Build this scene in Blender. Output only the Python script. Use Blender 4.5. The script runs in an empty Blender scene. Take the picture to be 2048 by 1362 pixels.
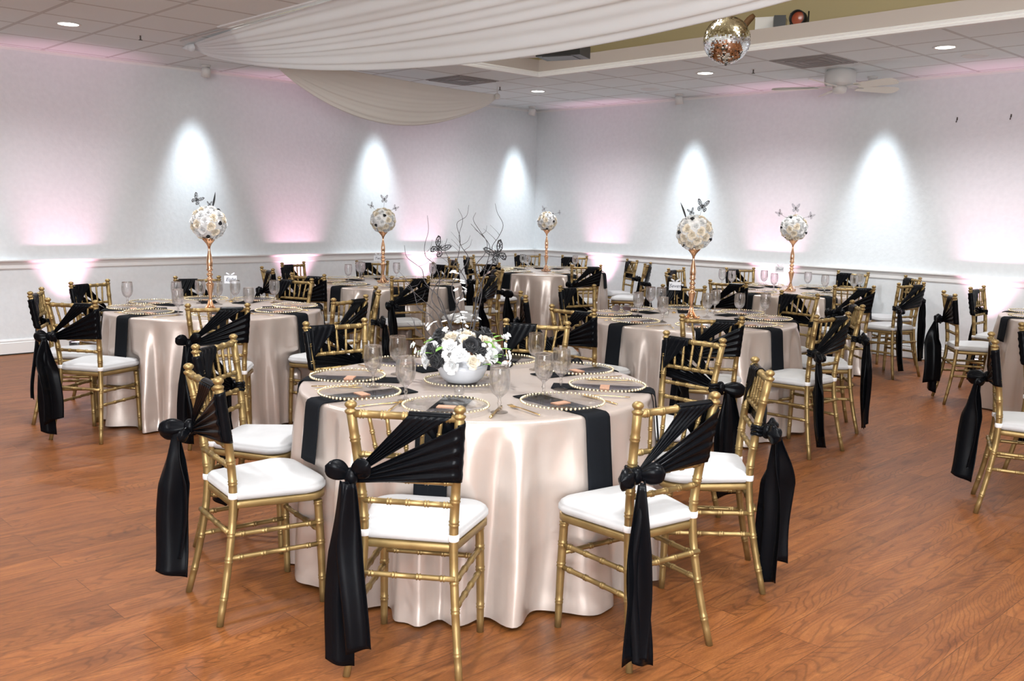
import bpy, math, random
from math import sin, cos, pi, radians as rad
from mathutils import Vector, Matrix
random.seed(7)
sc = bpy.context.scene
COL = sc.collection
TZ = 0.752      # top of the table linen
CEIL = 2.946

# ------------------------------------------------------------------ materials
def mat(name, base=(.8, .8, .8), rough=.5, metal=0., spec=.5, sheen=0., trans=0., ior=1.45, emit=None, es=0., alpha=1., aniso=0., coat=0.):
    m = bpy.data.materials.new(name); m.use_nodes = True
    b = m.node_tree.nodes['Principled BSDF']
    b.inputs['Base Color'].default_value = (*base, 1)
    b.inputs['Roughness'].default_value = rough
    b.inputs['Metallic'].default_value = metal
    b.inputs['Specular IOR Level'].default_value = spec
    b.inputs['Sheen Weight'].default_value = sheen
    b.inputs['Transmission Weight'].default_value = trans
    b.inputs['IOR'].default_value = ior
    b.inputs['Alpha'].default_value = alpha
    b.inputs['Anisotropic'].default_value = aniso
    b.inputs['Coat Weight'].default_value = coat
    if emit:
        b.inputs['Emission Color'].default_value = (*emit, 1)
        b.inputs['Emission Strength'].default_value = es
    return m

def N(m, t, **kw):
    n = m.node_tree.nodes.new(t)
    for k, v in kw.items():
        if k.startswith('_'): setattr(n, k[1:], v)
        else: n.inputs[k.replace('9', ' ')].default_value = v
    return n
def L(m, a, b): m.node_tree.links.new(a, b)

def add_noise(m, scale, c1, c2, bump=0., dist=.01, detail=3, stretch=None, rough=.5):
    """noise driven colour between c1 and c2 and a bump"""
    b = m.node_tree.nodes['Principled BSDF']
    tc = N(m, 'ShaderNodeTexCoord'); mp = N(m, 'ShaderNodeMapping')
    if stretch: mp.inputs['Scale'].default_value = stretch
    no = N(m, 'ShaderNodeTexNoise', Scale=scale, Detail=detail, Roughness=rough)
    L(m, tc.outputs['Object'], mp.inputs['Vector']); L(m, mp.outputs['Vector'], no.inputs['Vector'])
    if c1:
        cr = N(m, 'ShaderNodeValToRGB')
        cr.color_ramp.elements[0].position = .3; cr.color_ramp.elements[1].position = .7
        cr.color_ramp.elements[0].color = (*c1, 1); cr.color_ramp.elements[1].color = (*c2, 1)
        L(m, no.outputs['Fac'], cr.inputs['Fac']); L(m, cr.outputs['Color'], b.inputs['Base Color'])
    if bump:
        bu = N(m, 'ShaderNodeBump', Strength=bump, Distance=dist)
        L(m, no.outputs['Fac'], bu.inputs['Height']); L(m, bu.outputs['Normal'], b.inputs['Normal'])
    return m

M = {}
M['gold'] = mat('gold_paint', (.50, .33, .125), .40, .65, .5)
add_noise(M['gold'], 14, (.262, .178, .070), (.355, .248, .102), .05, .002)
M['sash'] = mat('black_satin', (.0030, .0034, .0045), .26, 0, .10, .0)
add_noise(M['sash'], 5, None, None, .12, .01)
M['napkin'] = mat('black_cotton', (.006, .007, .009), .8, 0, .1, .0)
add_noise(M['napkin'], 300, None, None, .15, .002)
M['cushion'] = mat('white_cotton', (.82, .81, .79), .8, 0, .3, .3)
add_noise(M['cushion'], 9, (.50, .50, .50), (.55, .55, .55), .18, .02)
M['tie'] = mat('white_tie', (.82, .81, .80), .8)
M['satin'] = mat('champagne_satin', (.60, .51, .455), .28, .35, .7, .0)
add_noise(M['satin'], 3.2, (.53, .452, .402), (.59, .505, .45), .22, .03, 4)
M['seam'] = mat('seat_frame_gold', (.50, .33, .125), .34, .7)
M['wall'] = mat('painted_plaster', (.80, .80, .81), .55, 0, .35)
add_noise(M['wall'], 22, (.745, .775, .79), (.785, .815, .83), .35, .006, 5)
M['wainscot'] = mat('painted_wainscot', (.80, .80, .80), .5, 0, .4)
M['trim'] = mat('white_trim', (.82, .82, .81), .4, 0, .4)
M['gap'] = mat('dark_gap', (.02, .018, .012), .8)
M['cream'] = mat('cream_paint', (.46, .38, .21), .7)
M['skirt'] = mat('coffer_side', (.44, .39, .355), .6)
def voile(name, col, k):
    m = bpy.data.materials.new(name); m.use_nodes = True; nt = m.node_tree; nt.nodes.clear()
    o = nt.nodes.new('ShaderNodeOutputMaterial'); a = nt.nodes.new('ShaderNodeBsdfDiffuse'); b = nt.nodes.new('ShaderNodeBsdfTranslucent'); mx = nt.nodes.new('ShaderNodeMixShader')
    a.inputs['Color'].default_value = (*col, 1); b.inputs['Color'].default_value = (*col, 1); mx.inputs['Fac'].default_value = k
    nt.links.new(a.outputs[0], mx.inputs[1]); nt.links.new(b.outputs[0], mx.inputs[2]); nt.links.new(mx.outputs[0], o.inputs['Surface']); return m
M['drape'] = voile('white_voile', (.92, .95, .97), .35)
M['drape2'] = voile('shaded_voile', (.84, .81, .76), .25)  # shade on the rear swag, put into its beige colour
M['glass'] = mat('clear_glass', (1, 1, 1), 0.0, 0, .5, 0, 1.0, 1.47)
M['gplate'] = None
M['bead'] = mat('gold_bead', (.88, .78, .54), .14, .8, .6)
M['cutlery'] = mat('polished_gold', (.86, .62, .28), .16, 1.0)
M['rosegold'] = mat('rose_gold', (.80, .50, .31), .13, 1.0)
M['glitter'] = mat('rose_gold_glitter', (.62, .30, .17), .45, .6)
add_noise(M['glitter'], 900, (.35, .15, .08), (.95, .60, .42), .5, .001)
M['bowl'] = mat('white_ceramic', (.80, .82, .86), .12, 0, .5)
M['rose_w'] = mat('white_petals', (.92, .92, .91), .6, 0, .3, .1)
M['rose_c'] = mat('cream_petals', (.92, .83, .68), .6, 0, .3, .1)
M['rose_k'] = mat('black_petals', (.008, .008, .010), .55, 0, .4, .2)
M['leaf'] = mat('green_leaf', (.16, .34, .06), .5)
M['twig'] = mat('dark_twig', (.045, .04, .042), .6)
M['wing'] = mat('butterfly_black', (.02, .02, .022), .5)
M['wingp'] = mat('butterfly_grey', (.35, .35, .38), .5)
M['card'] = mat('card_white', (.85, .86, .90), .6)
M['ink'] = mat('ink', (.03, .03, .06), .6)
M['white'] = mat('white_plastic', (.74, .73, .71), .4)
M['greyv'] = mat('vent_grey', (.30, .28, .27), .6)
M['blade'] = mat('cream_blade', (.88, .85, .76), .45)
M['black'] = mat('black_plastic', (.012, .012, .013), .35)
M['steel'] = mat('dark_steel', (.12, .11, .10), .35, .9)
M['mirror'] = mat('mirror_tile', (.86, .87, .88), .05, 1.0)
M['lens'] = mat('orange_lens', (.35, .07, .03), .2, 0, .6)
M['wood'] = mat('brown_wood', (.20, .10, .04), .6)
M['lampon'] = mat('lamp_glow', (1, 1, 1), .5, emit=(1, .97, .90), es=14)
M['lampw'] = mat('spot_glow', (1, 1, 1), .5, emit=(1, .98, .96), es=9)
M['lampp'] = mat('uplight_glow', (1, 1, 1), .5, emit=(1, .6, .8), es=6)
M['shade'] = mat('sunglass_lens', (.05, .012, .012), .08, 0, .8)
M['body'] = mat('butterfly_body', (.012, .012, .012), .5)

def thin_glass(name, tint, k=.06, mx_=.75):
    m = bpy.data.materials.new(name); m.use_nodes = True
    nt = m.node_tree; nt.nodes.clear()
    o = nt.nodes.new('ShaderNodeOutputMaterial'); t = nt.nodes.new('ShaderNodeBsdfTransparent'); g = nt.nodes.new('ShaderNodeBsdfGlossy')
    mx = nt.nodes.new('ShaderNodeMixShader'); fr = nt.nodes.new('ShaderNodeLayerWeight'); mr = nt.nodes.new('ShaderNodeMapRange')
    t.inputs['Color'].default_value = (*tint, 1); g.inputs['Roughness'].default_value = .06
    fr.inputs['Blend'].default_value = .5
    mr.inputs['To Min'].default_value = k; mr.inputs['To Max'].default_value = mx_
    pw = nt.nodes.new('ShaderNodeMath'); pw.operation = 'POWER'; pw.inputs[1].default_value = 2.5
    nt.links.new(fr.outputs['Facing'], pw.inputs[0]); nt.links.new(pw.outputs[0], mr.inputs['Value']); nt.links.new(mr.outputs['Result'], mx.inputs['Fac'])
    nt.links.new(t.outputs[0], mx.inputs[1]); nt.links.new(g.outputs[0], mx.inputs[2]); nt.links.new(mx.outputs[0], o.inputs['Surface'])
    return m
M['gplate'] = thin_glass('charger_glass', (.985, .985, .985), .03, .42)
M['tglass'] = thin_glass('thin_clear_glass', (.985, .99, .99), .06, .9)
def stem_glass():
    m = bpy.data.materials.new('goblet_glass'); m.use_nodes = True; nt = m.node_tree; nt.nodes.clear()
    o = nt.nodes.new('ShaderNodeOutputMaterial'); t = nt.nodes.new('ShaderNodeBsdfTransparent'); g = nt.nodes.new('ShaderNodeBsdfGlass'); mx = nt.nodes.new('ShaderNodeMixShader')
    g.inputs['IOR'].default_value = 1.46; g.inputs['Roughness'].default_value = 0; mx.inputs['Fac'].default_value = .42
    nt.links.new(t.outputs[0], mx.inputs[1]); nt.links.new(g.outputs[0], mx.inputs[2]); nt.links.new(mx.outputs[0], o.inputs['Surface']); return m
M['glass'] = stem_glass()

# floor: long planks along Y
def floor_mat():
    m = mat('oak_laminate', (.4, .15, .06), .42, 0, .28)
    b = m.node_tree.nodes['Principled BSDF']
    tc = N(m, 'ShaderNodeTexCoord'); mp = N(m, 'ShaderNodeMapping')
    mp.inputs['Rotation'].default_value = (0, 0, pi / 2)
    L(m, tc.outputs['Object'], mp.inputs['Vector'])
    br = N(m, 'ShaderNodeTexBrick', Scale=1.0, **{'Mortar9Size': .0012, 'Brick9Width': 1.25, 'Row9Height': .165, 'Bias': 0.0, 'Mortar9Smooth': .2})
    br.offset = .37; br.offset_frequency = 2
    br.inputs['Color1'].default_value = (0, 0, 0, 1); br.inputs['Color2'].default_value = (1, 1, 1, 1); br.inputs['Mortar'].default_value = (.5, .5, .5, 1)
    L(m, mp.outputs['Vector'], br.inputs['Vector'])
    # per plank offset into the grain
    ad = N(m, 'ShaderNodeVectorMath', _operation='MULTIPLY_ADD')
    ad.inputs[1].default_value = (7.3, 5.1, 3.7)
    L(m, br.outputs['Color'], ad.inputs[0]); L(m, mp.outputs['Vector'], ad.inputs[2])
    m2 = N(m, 'ShaderNodeMapping'); m2.inputs['Scale'].default_value = (1.0, 9.0, 1.0)
    L(m, ad.outputs['Vector'], m2.inputs['Vector'])
    n1 = N(m, 'ShaderNodeTexNoise', Scale=2.6, Detail=6, Roughness=.62, Distortion=.6)
    L(m, m2.outputs['Vector'], n1.inputs['Vector'])
    # cathedral rings: contour lines of a smooth stretched noise
    m3 = N(m, 'ShaderNodeMapping'); m3.inputs['Scale'].default_value = (.9, 5.5, 1)
    L(m, ad.outputs['Vector'], m3.inputs['Vector'])
    n2 = N(m, 'ShaderNodeTexNoise', Scale=1.1, Detail=1.5, Roughness=.4, Distortion=.35)
    L(m, m3.outputs['Vector'], n2.inputs['Vector'])
    mu = N(m, 'ShaderNodeMath', _operation='MULTIPLY'); mu.inputs[1].default_value = 190
    sn = N(m, 'ShaderNodeMath', _operation='SINE')
    L(m, n2.outputs['Fac'], mu.inputs[0]); L(m, mu.outputs[0], sn.inputs[0])
    n3 = N(m, 'ShaderNodeTexNoise', Scale=60, Detail=3, Roughness=.6)
    m4 = N(m, 'ShaderNodeMapping'); m4.inputs['Scale'].default_value = (1, 12, 1)
    L(m, ad.outputs['Vector'], m4.inputs['Vector']); L(m, m4.outputs['Vector'], n3.inputs['Vector'])
    cr = N(m, 'ShaderNodeValToRGB')
    e = cr.color_ramp.elements
    e[0].position = .28; e[0].color = (.130, .042, .0125, 1); e[1].position = .74; e[1].color = (.29, .108, .031, 1)
    x = e.new(.5); x.color = (.21, .072, .0205, 1)
    L(m, n1.outputs['Fac'], cr.inputs['Fac'])
    rr = N(m, 'ShaderNodeMapRange', **{'From9Min': .45, 'From9Max': 1.0, 'To9Min': 1.0, 'To9Max': .72})
    L(m, sn.outputs[0], rr.inputs['Value'])
    r3 = N(m, 'ShaderNodeMapRange', **{'From9Min': .3, 'From9Max': .7, 'To9Min': .72, 'To9Max': 1.22})
    L(m, n3.outputs['Fac'], r3.inputs['Value'])
    pl = N(m, 'ShaderNodeMapRange', **{'To9Min': .86, 'To9Max': 1.12})
    L(m, br.outputs['Color'], pl.inputs['Value'])
    a1 = N(m, 'ShaderNodeMath', _operation='MULTIPLY'); a2 = N(m, 'ShaderNodeMath', _operation='MULTIPLY'); a3 = N(m, 'ShaderNodeMath', _operation='MULTIPLY')
    L(m, rr.outputs[0], a1.inputs[0]); L(m, r3.outputs[0], a1.inputs[1]); L(m, a1.outputs[0], a2.inputs[0]); L(m, pl.outputs[0], a2.inputs[1])
    mo = N(m, 'ShaderNodeMapRange', **{'To9Min': 1.0, 'To9Max': .35}); L(m, br.outputs['Fac'], mo.inputs['Value'])
    L(m, a2.outputs[0], a3.inputs[0]); L(m, mo.outputs[0], a3.inputs[1])
    sm = N(m, 'ShaderNodeVectorMath', _operation='SCALE')
    L(m, cr.outputs['Color'], sm.inputs[0]); L(m, a3.outputs[0], sm.inputs['Scale'])
    L(m, sm.outputs['Vector'], b.inputs['Base Color'])
    bu = N(m, 'ShaderNodeBump', Strength=.12, Distance=.002); L(m, a1.outputs[0], bu.inputs['Height']); L(m, bu.outputs['Normal'], b.inputs['Normal'])
    return m
M['floor'] = floor_mat()

def ceil_mat():
    m = mat('ceiling_tile', (.62, .58, .55), .85, 0, .2)
    b = m.node_tree.nodes['Principled BSDF']
    tc = N(m, 'ShaderNodeTexCoord'); sp = N(m, 'ShaderNodeSeparateXYZ'); L(m, tc.outputs['Object'], sp.inputs[0])
    outs = []
    for ax, off in (('X', 8.63 + 6.1), ('Y', -3.19 + 12.2)):
        a = N(m, 'ShaderNodeMath', _operation='ADD'); a.inputs[1].default_value = off
        d = N(m, 'ShaderNodeMath', _operation='DIVIDE'); d.inputs[1].default_value = .61
        f = N(m, 'ShaderNodeMath', _operation='FRACT'); s = N(m, 'ShaderNodeMath', _operation='SUBTRACT'); s.inputs[1].default_value = .5
        ab = N(m, 'ShaderNodeMath', _operation='ABSOLUTE')
        L(m, sp.outputs[ax], a.inputs[0]); L(m, a.outputs[0], d.inputs[0]); L(m, d.outputs[0], f.inputs[0]); L(m, f.outputs[0], s.inputs[0]); L(m, s.outputs[0], ab.inputs[0])
        outs.append(ab)
    mx = N(m, 'ShaderNodeMath', _operation='MAXIMUM'); L(m, outs[0].outputs[0], mx.inputs[0]); L(m, outs[1].outputs[0], mx.inputs[1])
    cr = N(m, 'ShaderNodeValToRGB'); e = cr.color_ramp.elements
    e[0].position = .470; e[0].color = (.82, .87, .88, 1); e[1].position = .477; e[1].color = (.55, .54, .53, 1)
    x = e.new(.492); x.color = (.62, .64, .64, 1)
    L(m, mx.outputs[0], cr.inputs['Fac'])
    no = N(m, 'ShaderNodeTexNoise', Scale=160, Detail=2); L(m, tc.outputs['Object'], no.inputs['Vector'])
    L(m, cr.outputs['Color'], b.inputs['Base Color'])
    bu = N(m, 'ShaderNodeBump', Strength=.3, Distance=.003); L(m, no.outputs['Fac'], bu.inputs['Height']); L(m, bu.outputs['Normal'], b.inputs['Normal'])
    return m
M['ceil'] = ceil_mat()

# ------------------------------------------------------------------ mesh builder
class MB:
    def __init__(s): s.v = []; s.f = []; s.flat = set()
    def add(s, vs, fs, flat=False):
        o = len(s.v); s.v += [tuple(x) for x in vs]
        for f in fs:
            if flat: s.flat.add(len(s.f))
            s.f.append(tuple(i + o for i in f))
        return s
    def box(s, x0, x1, y0, y1, z0, z1, mtx=None):
        v = [(x, y, z) for z in (z0, z1) for y in (y0, y1) for x in (x0, x1)]
        if mtx: v = [tuple(mtx @ Vector(q)) for q in v]
        return s.add(v, [(0, 2, 3, 1), (4, 5, 7, 6), (0, 1, 5, 4), (2, 6, 7, 3), (0, 4, 6, 2), (1, 3, 7, 5)], True)
    def tube(s, pts, rs, n=8, cap=True):
        P = [Vector(p) for p in pts]; k = len(P)
        if not isinstance(rs, (list, tuple)): rs = [rs] * k
        up = None; vs = []
        for i in range(k):
            t = (P[min(i + 1, k - 1)] - P[max(i - 1, 0)])
            if t.length < 1e-9: t = Vector((0, 0, 1))
            t.normalize()
            if up is None:
                up = Vector((1, 0, 0)) if abs(t.x) < .8 else Vector((0, 1, 0))
            up = (up - t * up.dot(t)).normalized(); w = t.cross(up)
            for j in range(n):
                a = 2 * pi * j / n
                vs.append(P[i] + (up * cos(a) + w * sin(a)) * rs[i])
        fs = [(i * n + j, i * n + (j + 1) % n, (i + 1) * n + (j + 1) % n, (i + 1) * n + j) for i in range(k - 1) for j in range(n)]
        if cap: fs += [tuple(range(n))[::-1], tuple((k - 1) * n + j for j in range(n))]
        return s.add(vs, fs)
    def lathe(s, prof, n=24, c=(0, 0, 0), wob=None):
        vs = []; k = len(prof)
        for r, z in prof:
            for j in range(n):
                a = 2 * pi * j / n; q = r * (wob(a, z) if wob else 1)
                vs.append((c[0] + q * cos(a), c[1] + q * sin(a), c[2] + z))
        fs = [(i * n + j, i * n + (j + 1) % n, (i + 1) * n + (j + 1) % n, (i + 1) * n + j) for i in range(k - 1) for j in range(n)]
        return s.add(vs, fs)
    def disc(s, r, z, n=24, c=(0, 0, 0), up=True):
        vs = [(c[0] + r * cos(2 * pi * j / n), c[1] + r * sin(2 * pi * j / n), c[2] + z) for j in range(n)]
        return s.add(vs, [tuple(range(n)) if up else tuple(range(n))[::-1]])
    def grid(s, fn, nu, nv, closeu=False):
        vs = [fn(i / (nu if closeu else nu - 1), j / (nv - 1)) for j in range(nv) for i in range(nu)]
        m = nu if closeu else nu - 1
        return s.add(vs, [(j * nu + i, j * nu + (i + 1) % nu, (j + 1) * nu + (i + 1) % nu, (j + 1) * nu + i) for j in range(nv - 1) for i in range(m)])
    def ball(s, c, r, n=8, m=5, sc_=(1, 1, 1)):
        vs = [(c[0], c[1], c[2] - r * sc_[2])]
        for i in range(1, m):
            a = -pi / 2 + pi * i / m
            for j in range(n):
                b = 2 * pi * j / n
                vs.append((c[0] + r * sc_[0] * cos(a) * cos(b), c[1] + r * sc_[1] * cos(a) * sin(b), c[2] + r * sc_[2] * sin(a)))
        vs.append((c[0], c[1], c[2] + r * sc_[2])); e = len(vs) - 1
        fs = [(0, 1 + (j + 1) % n, 1 + j) for j in range(n)]
        for i in range(m - 2):
            fs += [(1 + i * n + j, 1 + i * n + (j + 1) % n, 1 + (i + 1) * n + (j + 1) % n, 1 + (i + 1) * n + j) for j in range(n)]
        fs += [(e, 1 + (m - 2) * n + j, 1 + (m - 2) * n + (j + 1) % n) for j in range(n)]
        return s.add(vs, fs)
    def mesh(s, name, m):
        me = bpy.data.meshes.new(name); me.from_pydata(s.v, [], s.f)
        me.polygons.foreach_set('use_smooth', [i not in s.flat for i in range(len(s.f))])
        if m: me.materials.append(m)
        me.update(); return me
def obj(name, me, parent=None, loc=(0, 0, 0), rz=0., m=None):
    if isinstance(me, MB): me = me.mesh(name, m)
    o = bpy.data.objects.new(name, me); COL.objects.link(o); o.location = loc; o.rotation_euler = (0, 0, rz)
    if parent: o.parent = parent
    return o
def thing(name, label, cat, loc=(0, 0, 0), rz=0., group=None, me=None, m=None):
    if isinstance(me, MB): me = me.mesh(name, m)
    o = bpy.data.objects.new(name, me); COL.objects.link(o); o.location = loc; o.rotation_euler = (0, 0, rz)
    o['label'] = label; o['category'] = cat
    if group: o['group'] = group
    return o
def struct(name, mb, m, loc=(0, 0, 0)):
    o = obj(name, mb, None, loc, 0, m); o['kind'] = 'structure'; return o
def dup(o, parent=None):
    c = o.copy(); COL.objects.link(c)
    if parent: c.parent = parent
    for ch in list(o.children): dup(ch, c)
    return c
def solid(me, t, off=0):
    """give a sheet a real thickness once, in its mesh"""
    o = bpy.data.objects.new('tmp', me); COL.objects.link(o)
    s = o.modifiers.new('s', 'SOLIDIFY'); s.thickness = t; s.offset = off
    dg = bpy.context.evaluated_depsgraph_get(); r = bpy.data.meshes.new_from_object(o.evaluated_get(dg))
    bpy.data.objects.remove(o); r.name = me.name; return r
def smooth_path(pts, n):
    """Catmull-Rom through pts"""
    P = [Vector(p) for p in pts]; P = [2 * P[0] - P[1]] + P + [2 * P[-1] - P[-2]]; out = []; k = len(P) - 3
    for i in range(n + 1):
        u = i / n * k; a = min(int(u), k - 1); t = u - a
        p0, p1, p2, p3 = P[a:a + 4]
        out.append(.5 * ((2 * p1) + (p2 - p0) * t + (2 * p0 - 5 * p1 + 4 * p2 - p3) * t * t + (3 * p1 - p0 - 3 * p2 + p3) * t ** 3))
    return out
def bamboo(mb, pts, r, knots, n=10, r0=None, seg=10, kr=1.22, kw=.009):
    """turned rod along pts with double rings at distances knots (m from start)"""
    P = smooth_path(pts, 24) if len(pts) > 2 else [Vector(pts[0]), Vector(pts[1])]
    D = [0.]
    for a, b in zip(P, P[1:]): D.append(D[-1] + (b - a).length)
    T = D[-1]
    def at(d):
        d = max(0, min(T, d)); i = 0
        while i < len(D) - 2 and D[i + 1] < d: i += 1
        return P[i].lerp(P[i + 1], (d - D[i]) / max(1e-9, D[i + 1] - D[i]))
    S = [(T * i / seg, 1.) for i in range(seg + 1)]
    for k in knots:
        S = [q for q in S if abs(q[0] - k) > kw * 1.15 or q[0] in (0., T)]
        for o, m_ in ((-1, 1.), (-.62, kr), (-.2, 1.02), (.2, 1.02), (.62, kr), (1, 1.)):
            S.append((k + o * kw, m_))
    S = sorted(q for q in S if 0 <= q[0] <= T)
    mb.tube([at(d) for d, _ in S], [(r if r0 is None else r0 + (r - r0) * min(1, d / T * 1.6)) * m_ for d, m_ in S], n)
    return mb

# ------------------------------------------------------------------ the room
def quad(vs): return MB().add(vs, [tuple(range(len(vs)))], True)
X0, Y1, X1, Y0 = -9.964, 10.013, 4.2, -3.2
struct('floor', MB().box(X0 - .1, X1 + .1, Y0 - .1, Y1 + .1, -.08, 0), M['floor'])
struct('wall_left', MB().box(X0 - .12, X0, Y0 - .12, Y1 + .12, 0, CEIL), M['wall'])
struct('wall_back', MB().box(X0 - .12, X1 + .12, Y1, Y1 + .12, 0, CEIL), M['wall'])
struct('wall_right', MB().box(X1, X1 + .12, Y0 - .12, Y1 + .12, 0, CEIL), M['wall'])
struct('wall_front', MB().box(X0 - .12, X1 + .12, Y0 - .12, Y0, 0, CEIL), M['wall'])
# ceiling with the raised coffer opening
CX0, CX1, CY0, CY1 = -7.41, .52, 3.80, 7.46
c = MB()
for a in ((X0 - .1, CX0, Y0 - .1, Y1 + .1), (CX1, X1 + .1, Y0 - .1, Y1 + .1), (CX0, CX1, Y0 - .1, CY0), (CX0, CX1, CY1, Y1 + .1)):
    c.box(*a, CEIL, CEIL + .03)
struct('ceiling', c, M['ceil'])
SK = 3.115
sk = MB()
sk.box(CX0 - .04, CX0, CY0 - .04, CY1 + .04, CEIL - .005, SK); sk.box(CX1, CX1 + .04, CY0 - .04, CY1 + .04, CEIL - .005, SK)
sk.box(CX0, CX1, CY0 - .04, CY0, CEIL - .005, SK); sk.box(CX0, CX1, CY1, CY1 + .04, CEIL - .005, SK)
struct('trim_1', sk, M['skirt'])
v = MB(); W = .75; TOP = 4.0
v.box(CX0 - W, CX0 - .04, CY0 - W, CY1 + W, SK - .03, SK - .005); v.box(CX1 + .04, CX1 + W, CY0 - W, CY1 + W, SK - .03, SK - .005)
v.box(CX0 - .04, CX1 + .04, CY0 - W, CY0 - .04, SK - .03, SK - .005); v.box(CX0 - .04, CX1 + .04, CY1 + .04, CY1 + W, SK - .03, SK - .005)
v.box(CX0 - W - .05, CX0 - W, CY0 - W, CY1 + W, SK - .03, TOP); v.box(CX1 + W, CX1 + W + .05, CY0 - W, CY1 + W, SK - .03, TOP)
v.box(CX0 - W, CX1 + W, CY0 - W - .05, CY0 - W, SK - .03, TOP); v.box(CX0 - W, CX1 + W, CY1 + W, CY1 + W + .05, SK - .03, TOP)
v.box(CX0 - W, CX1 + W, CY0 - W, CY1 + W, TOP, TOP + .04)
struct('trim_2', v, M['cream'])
# white stepped moulding around the opening
t = MB()
def frame(mb, x0, x1, y0, y1, prof):
    k = len(prof)
    ring = []
    for o, z in prof:
        ring.append([(x0 + o, y0 + o, z), (x1 - o, y0 + o, z), (x1 - o, y1 - o, z), (x0 + o, y1 - o, z)])
    vs = [p for r in ring for p in r]
    mb.add(vs, [(i * 4 + j, i * 4 + (j + 1) % 4, ((i + 1) % k) * 4 + (j + 1) % 4, ((i + 1) % k) * 4 + j) for i in range(k) for j in range(4)], True)
frame(t, CX0, CX1, CY0, CY1, [(-.045, CEIL + .001), (-.045, CEIL - .012), (.012, CEIL - .012), (.018, CEIL + .006), (.010, CEIL + .014), (.020, CEIL + .03), (.012, CEIL + .042), (0.001, CEIL + .046)])
struct('trim_3', t, M['trim'])
def run(name, prof, m, left=True):
    """moulding profile (offset from wall, z) run along the left wall (x=X0) or the back wall (y=Y1)"""
    mb = MB(); k = len(prof)
    if left: vs = [(X0 + o, y, z) for y in (Y0, Y1 - .001) for o, z in prof]
    else: vs = [(x, Y1 - o, z) for x in (X0 + .001, X1) for o, z in prof]
    mb.add(vs, [(i, (i + 1) % k, k + (i + 1) % k, k + i) for i in range(k)] + [tuple(range(k)), tuple(range(k, 2 * k))[::-1]], True)
    return struct(name, mb, m)
rail = [(0, .836), (.010, .838), (.014, .846), (.014, .898), (.030, .908), (.036, .915), (.046, .918), (.046, .9294), (0, .9294)]
run('trim_4', rail, M['trim'], True); run('trim_5', rail, M['trim'], False)
base = [(0, .012), (.018, .012), (.018, .118), (.010, .128), (.016, .134), (.012, .150), (0, .152)]
run('baseboard_left', base, M['trim'], True); run('baseboard_back', base, M['trim'], False)
gapp = [(0, 0.0005), (.022, .0005), (.022, .012), (0, .012)]
run('trim_6', gapp, M['gap'], True)
angle = [(0, CEIL - .03), (.004, CEIL - .03), (.006, CEIL - .008), (.03, CEIL - .004), (.03, CEIL - .001), (0, CEIL - .001)]
run('trim_7', angle, M['trim'], True); run('trim_8', angle, M['trim'], False)

# ------------------------------------------------------------------ chiavari chair (faces +Y)
def ypost(z):
    K = [(0, -.215), (.22, -.175), (.45, -.145), (.66, -.166), (.905, -.203)]
    for (a, ya), (b, yb) in zip(K, K[1:]):
        if z <= b: return ya + (yb - ya) * (z - a) / (b - a)
    return K[-1][1]
def xpost(z):
    K = [(0, .186), (.22, .160), (.45, .147), (.66, .158), (.905, .176)]
    for (a, ya), (b, yb) in zip(K, K[1:]):
        if z <= b: return ya + (yb - ya) * (z - a) / (b - a)
    return K[-1][1]
def back_post(sx):
    mb = MB(); pts = [(sx * x, y, z) for x, y, z in ((.186, -.218, 0), (.163, -.176, .2), (.147, -.146, .44), (.157, -.162, .66), (.173, -.197, .868))]
    bamboo(mb, pts, .0155, [.10, .235, .33, .52, .60, .70, .79], 12, r0=.0125, seg=14, kr=1.16)
    x, y = sx * .1735, -.198
    mb.lathe([(.0155, .862), (.0195, .868), (.0195, .872), (.0130, .876), (.0120, .880), (.0165, .884), (.0195, .889), (.0195, .894), (.0150, .900), (.0075, .904), (0, .905)], 12, (x, y, 0))
    return mb
def front_leg(sx):
    mb = MB(); bamboo(mb, [(sx * .178, .183, 0), (sx * .176, .178, .2), (sx * .172, .168, .42)], .0155, [.10, .24, .32, .395], 12, r0=.0125, seg=10, kr=1.16)
    return mb
def rod(a, b, r, k, n=8):
    a, b = Vector(a), Vector(b); T = (b - a).length
    return bamboo(MB(), [a, b], r, [T * (i + .5) / k for i in range(k)], n, seg=6, kr=1.28, kw=.008)
def trap(inset, ks=7):
    """rounded trapezoid seat outline"""
    hb, hf, yb, yf = .158 - inset, .205 - inset, -.150 + inset, .205 - inset
    rb, rf = .028, .075; out = []
    for (cx, cy, r, a0) in ((hf - rf, yf - rf, rf, 0), (-(hf - rf), yf - rf, rf, 90), (-(hb - rb), yb + rb, rb, 180), (hb - rb, yb + rb, rb, 270)):
        for i in range(ks):
            a = rad(a0 + 90 * i / (ks - 1)); out.append((cx + r * cos(a), cy + r * sin(a) + (.012 * (1 - abs(cx + r * cos(a)) / .2) if cy > 0 else 0)))
    return out
def stack(rows):
    """rows of (inset, z) over trap()"""
    mb = MB(); n = None; vs = []
    for ins, z in rows:
        o = trap(ins); n = len(o); vs += [(x, y, z) for x, y in o]
    k = len(rows)
    fs = [(i * n + j, i * n + (j + 1) % n, (i + 1) * n + (j + 1) % n, (i + 1) * n + j) for i in range(k - 1) for j in range(n)]
    vs.append((0, .02, rows[-1][1] + .001)); fs += [((k - 1) * n + j, (k - 1) * n + (j + 1) % n, len(vs) - 1) for j in range(n)]
    fs.append(tuple(range(n))[::-1])
    return mb.add(vs, fs)

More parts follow.
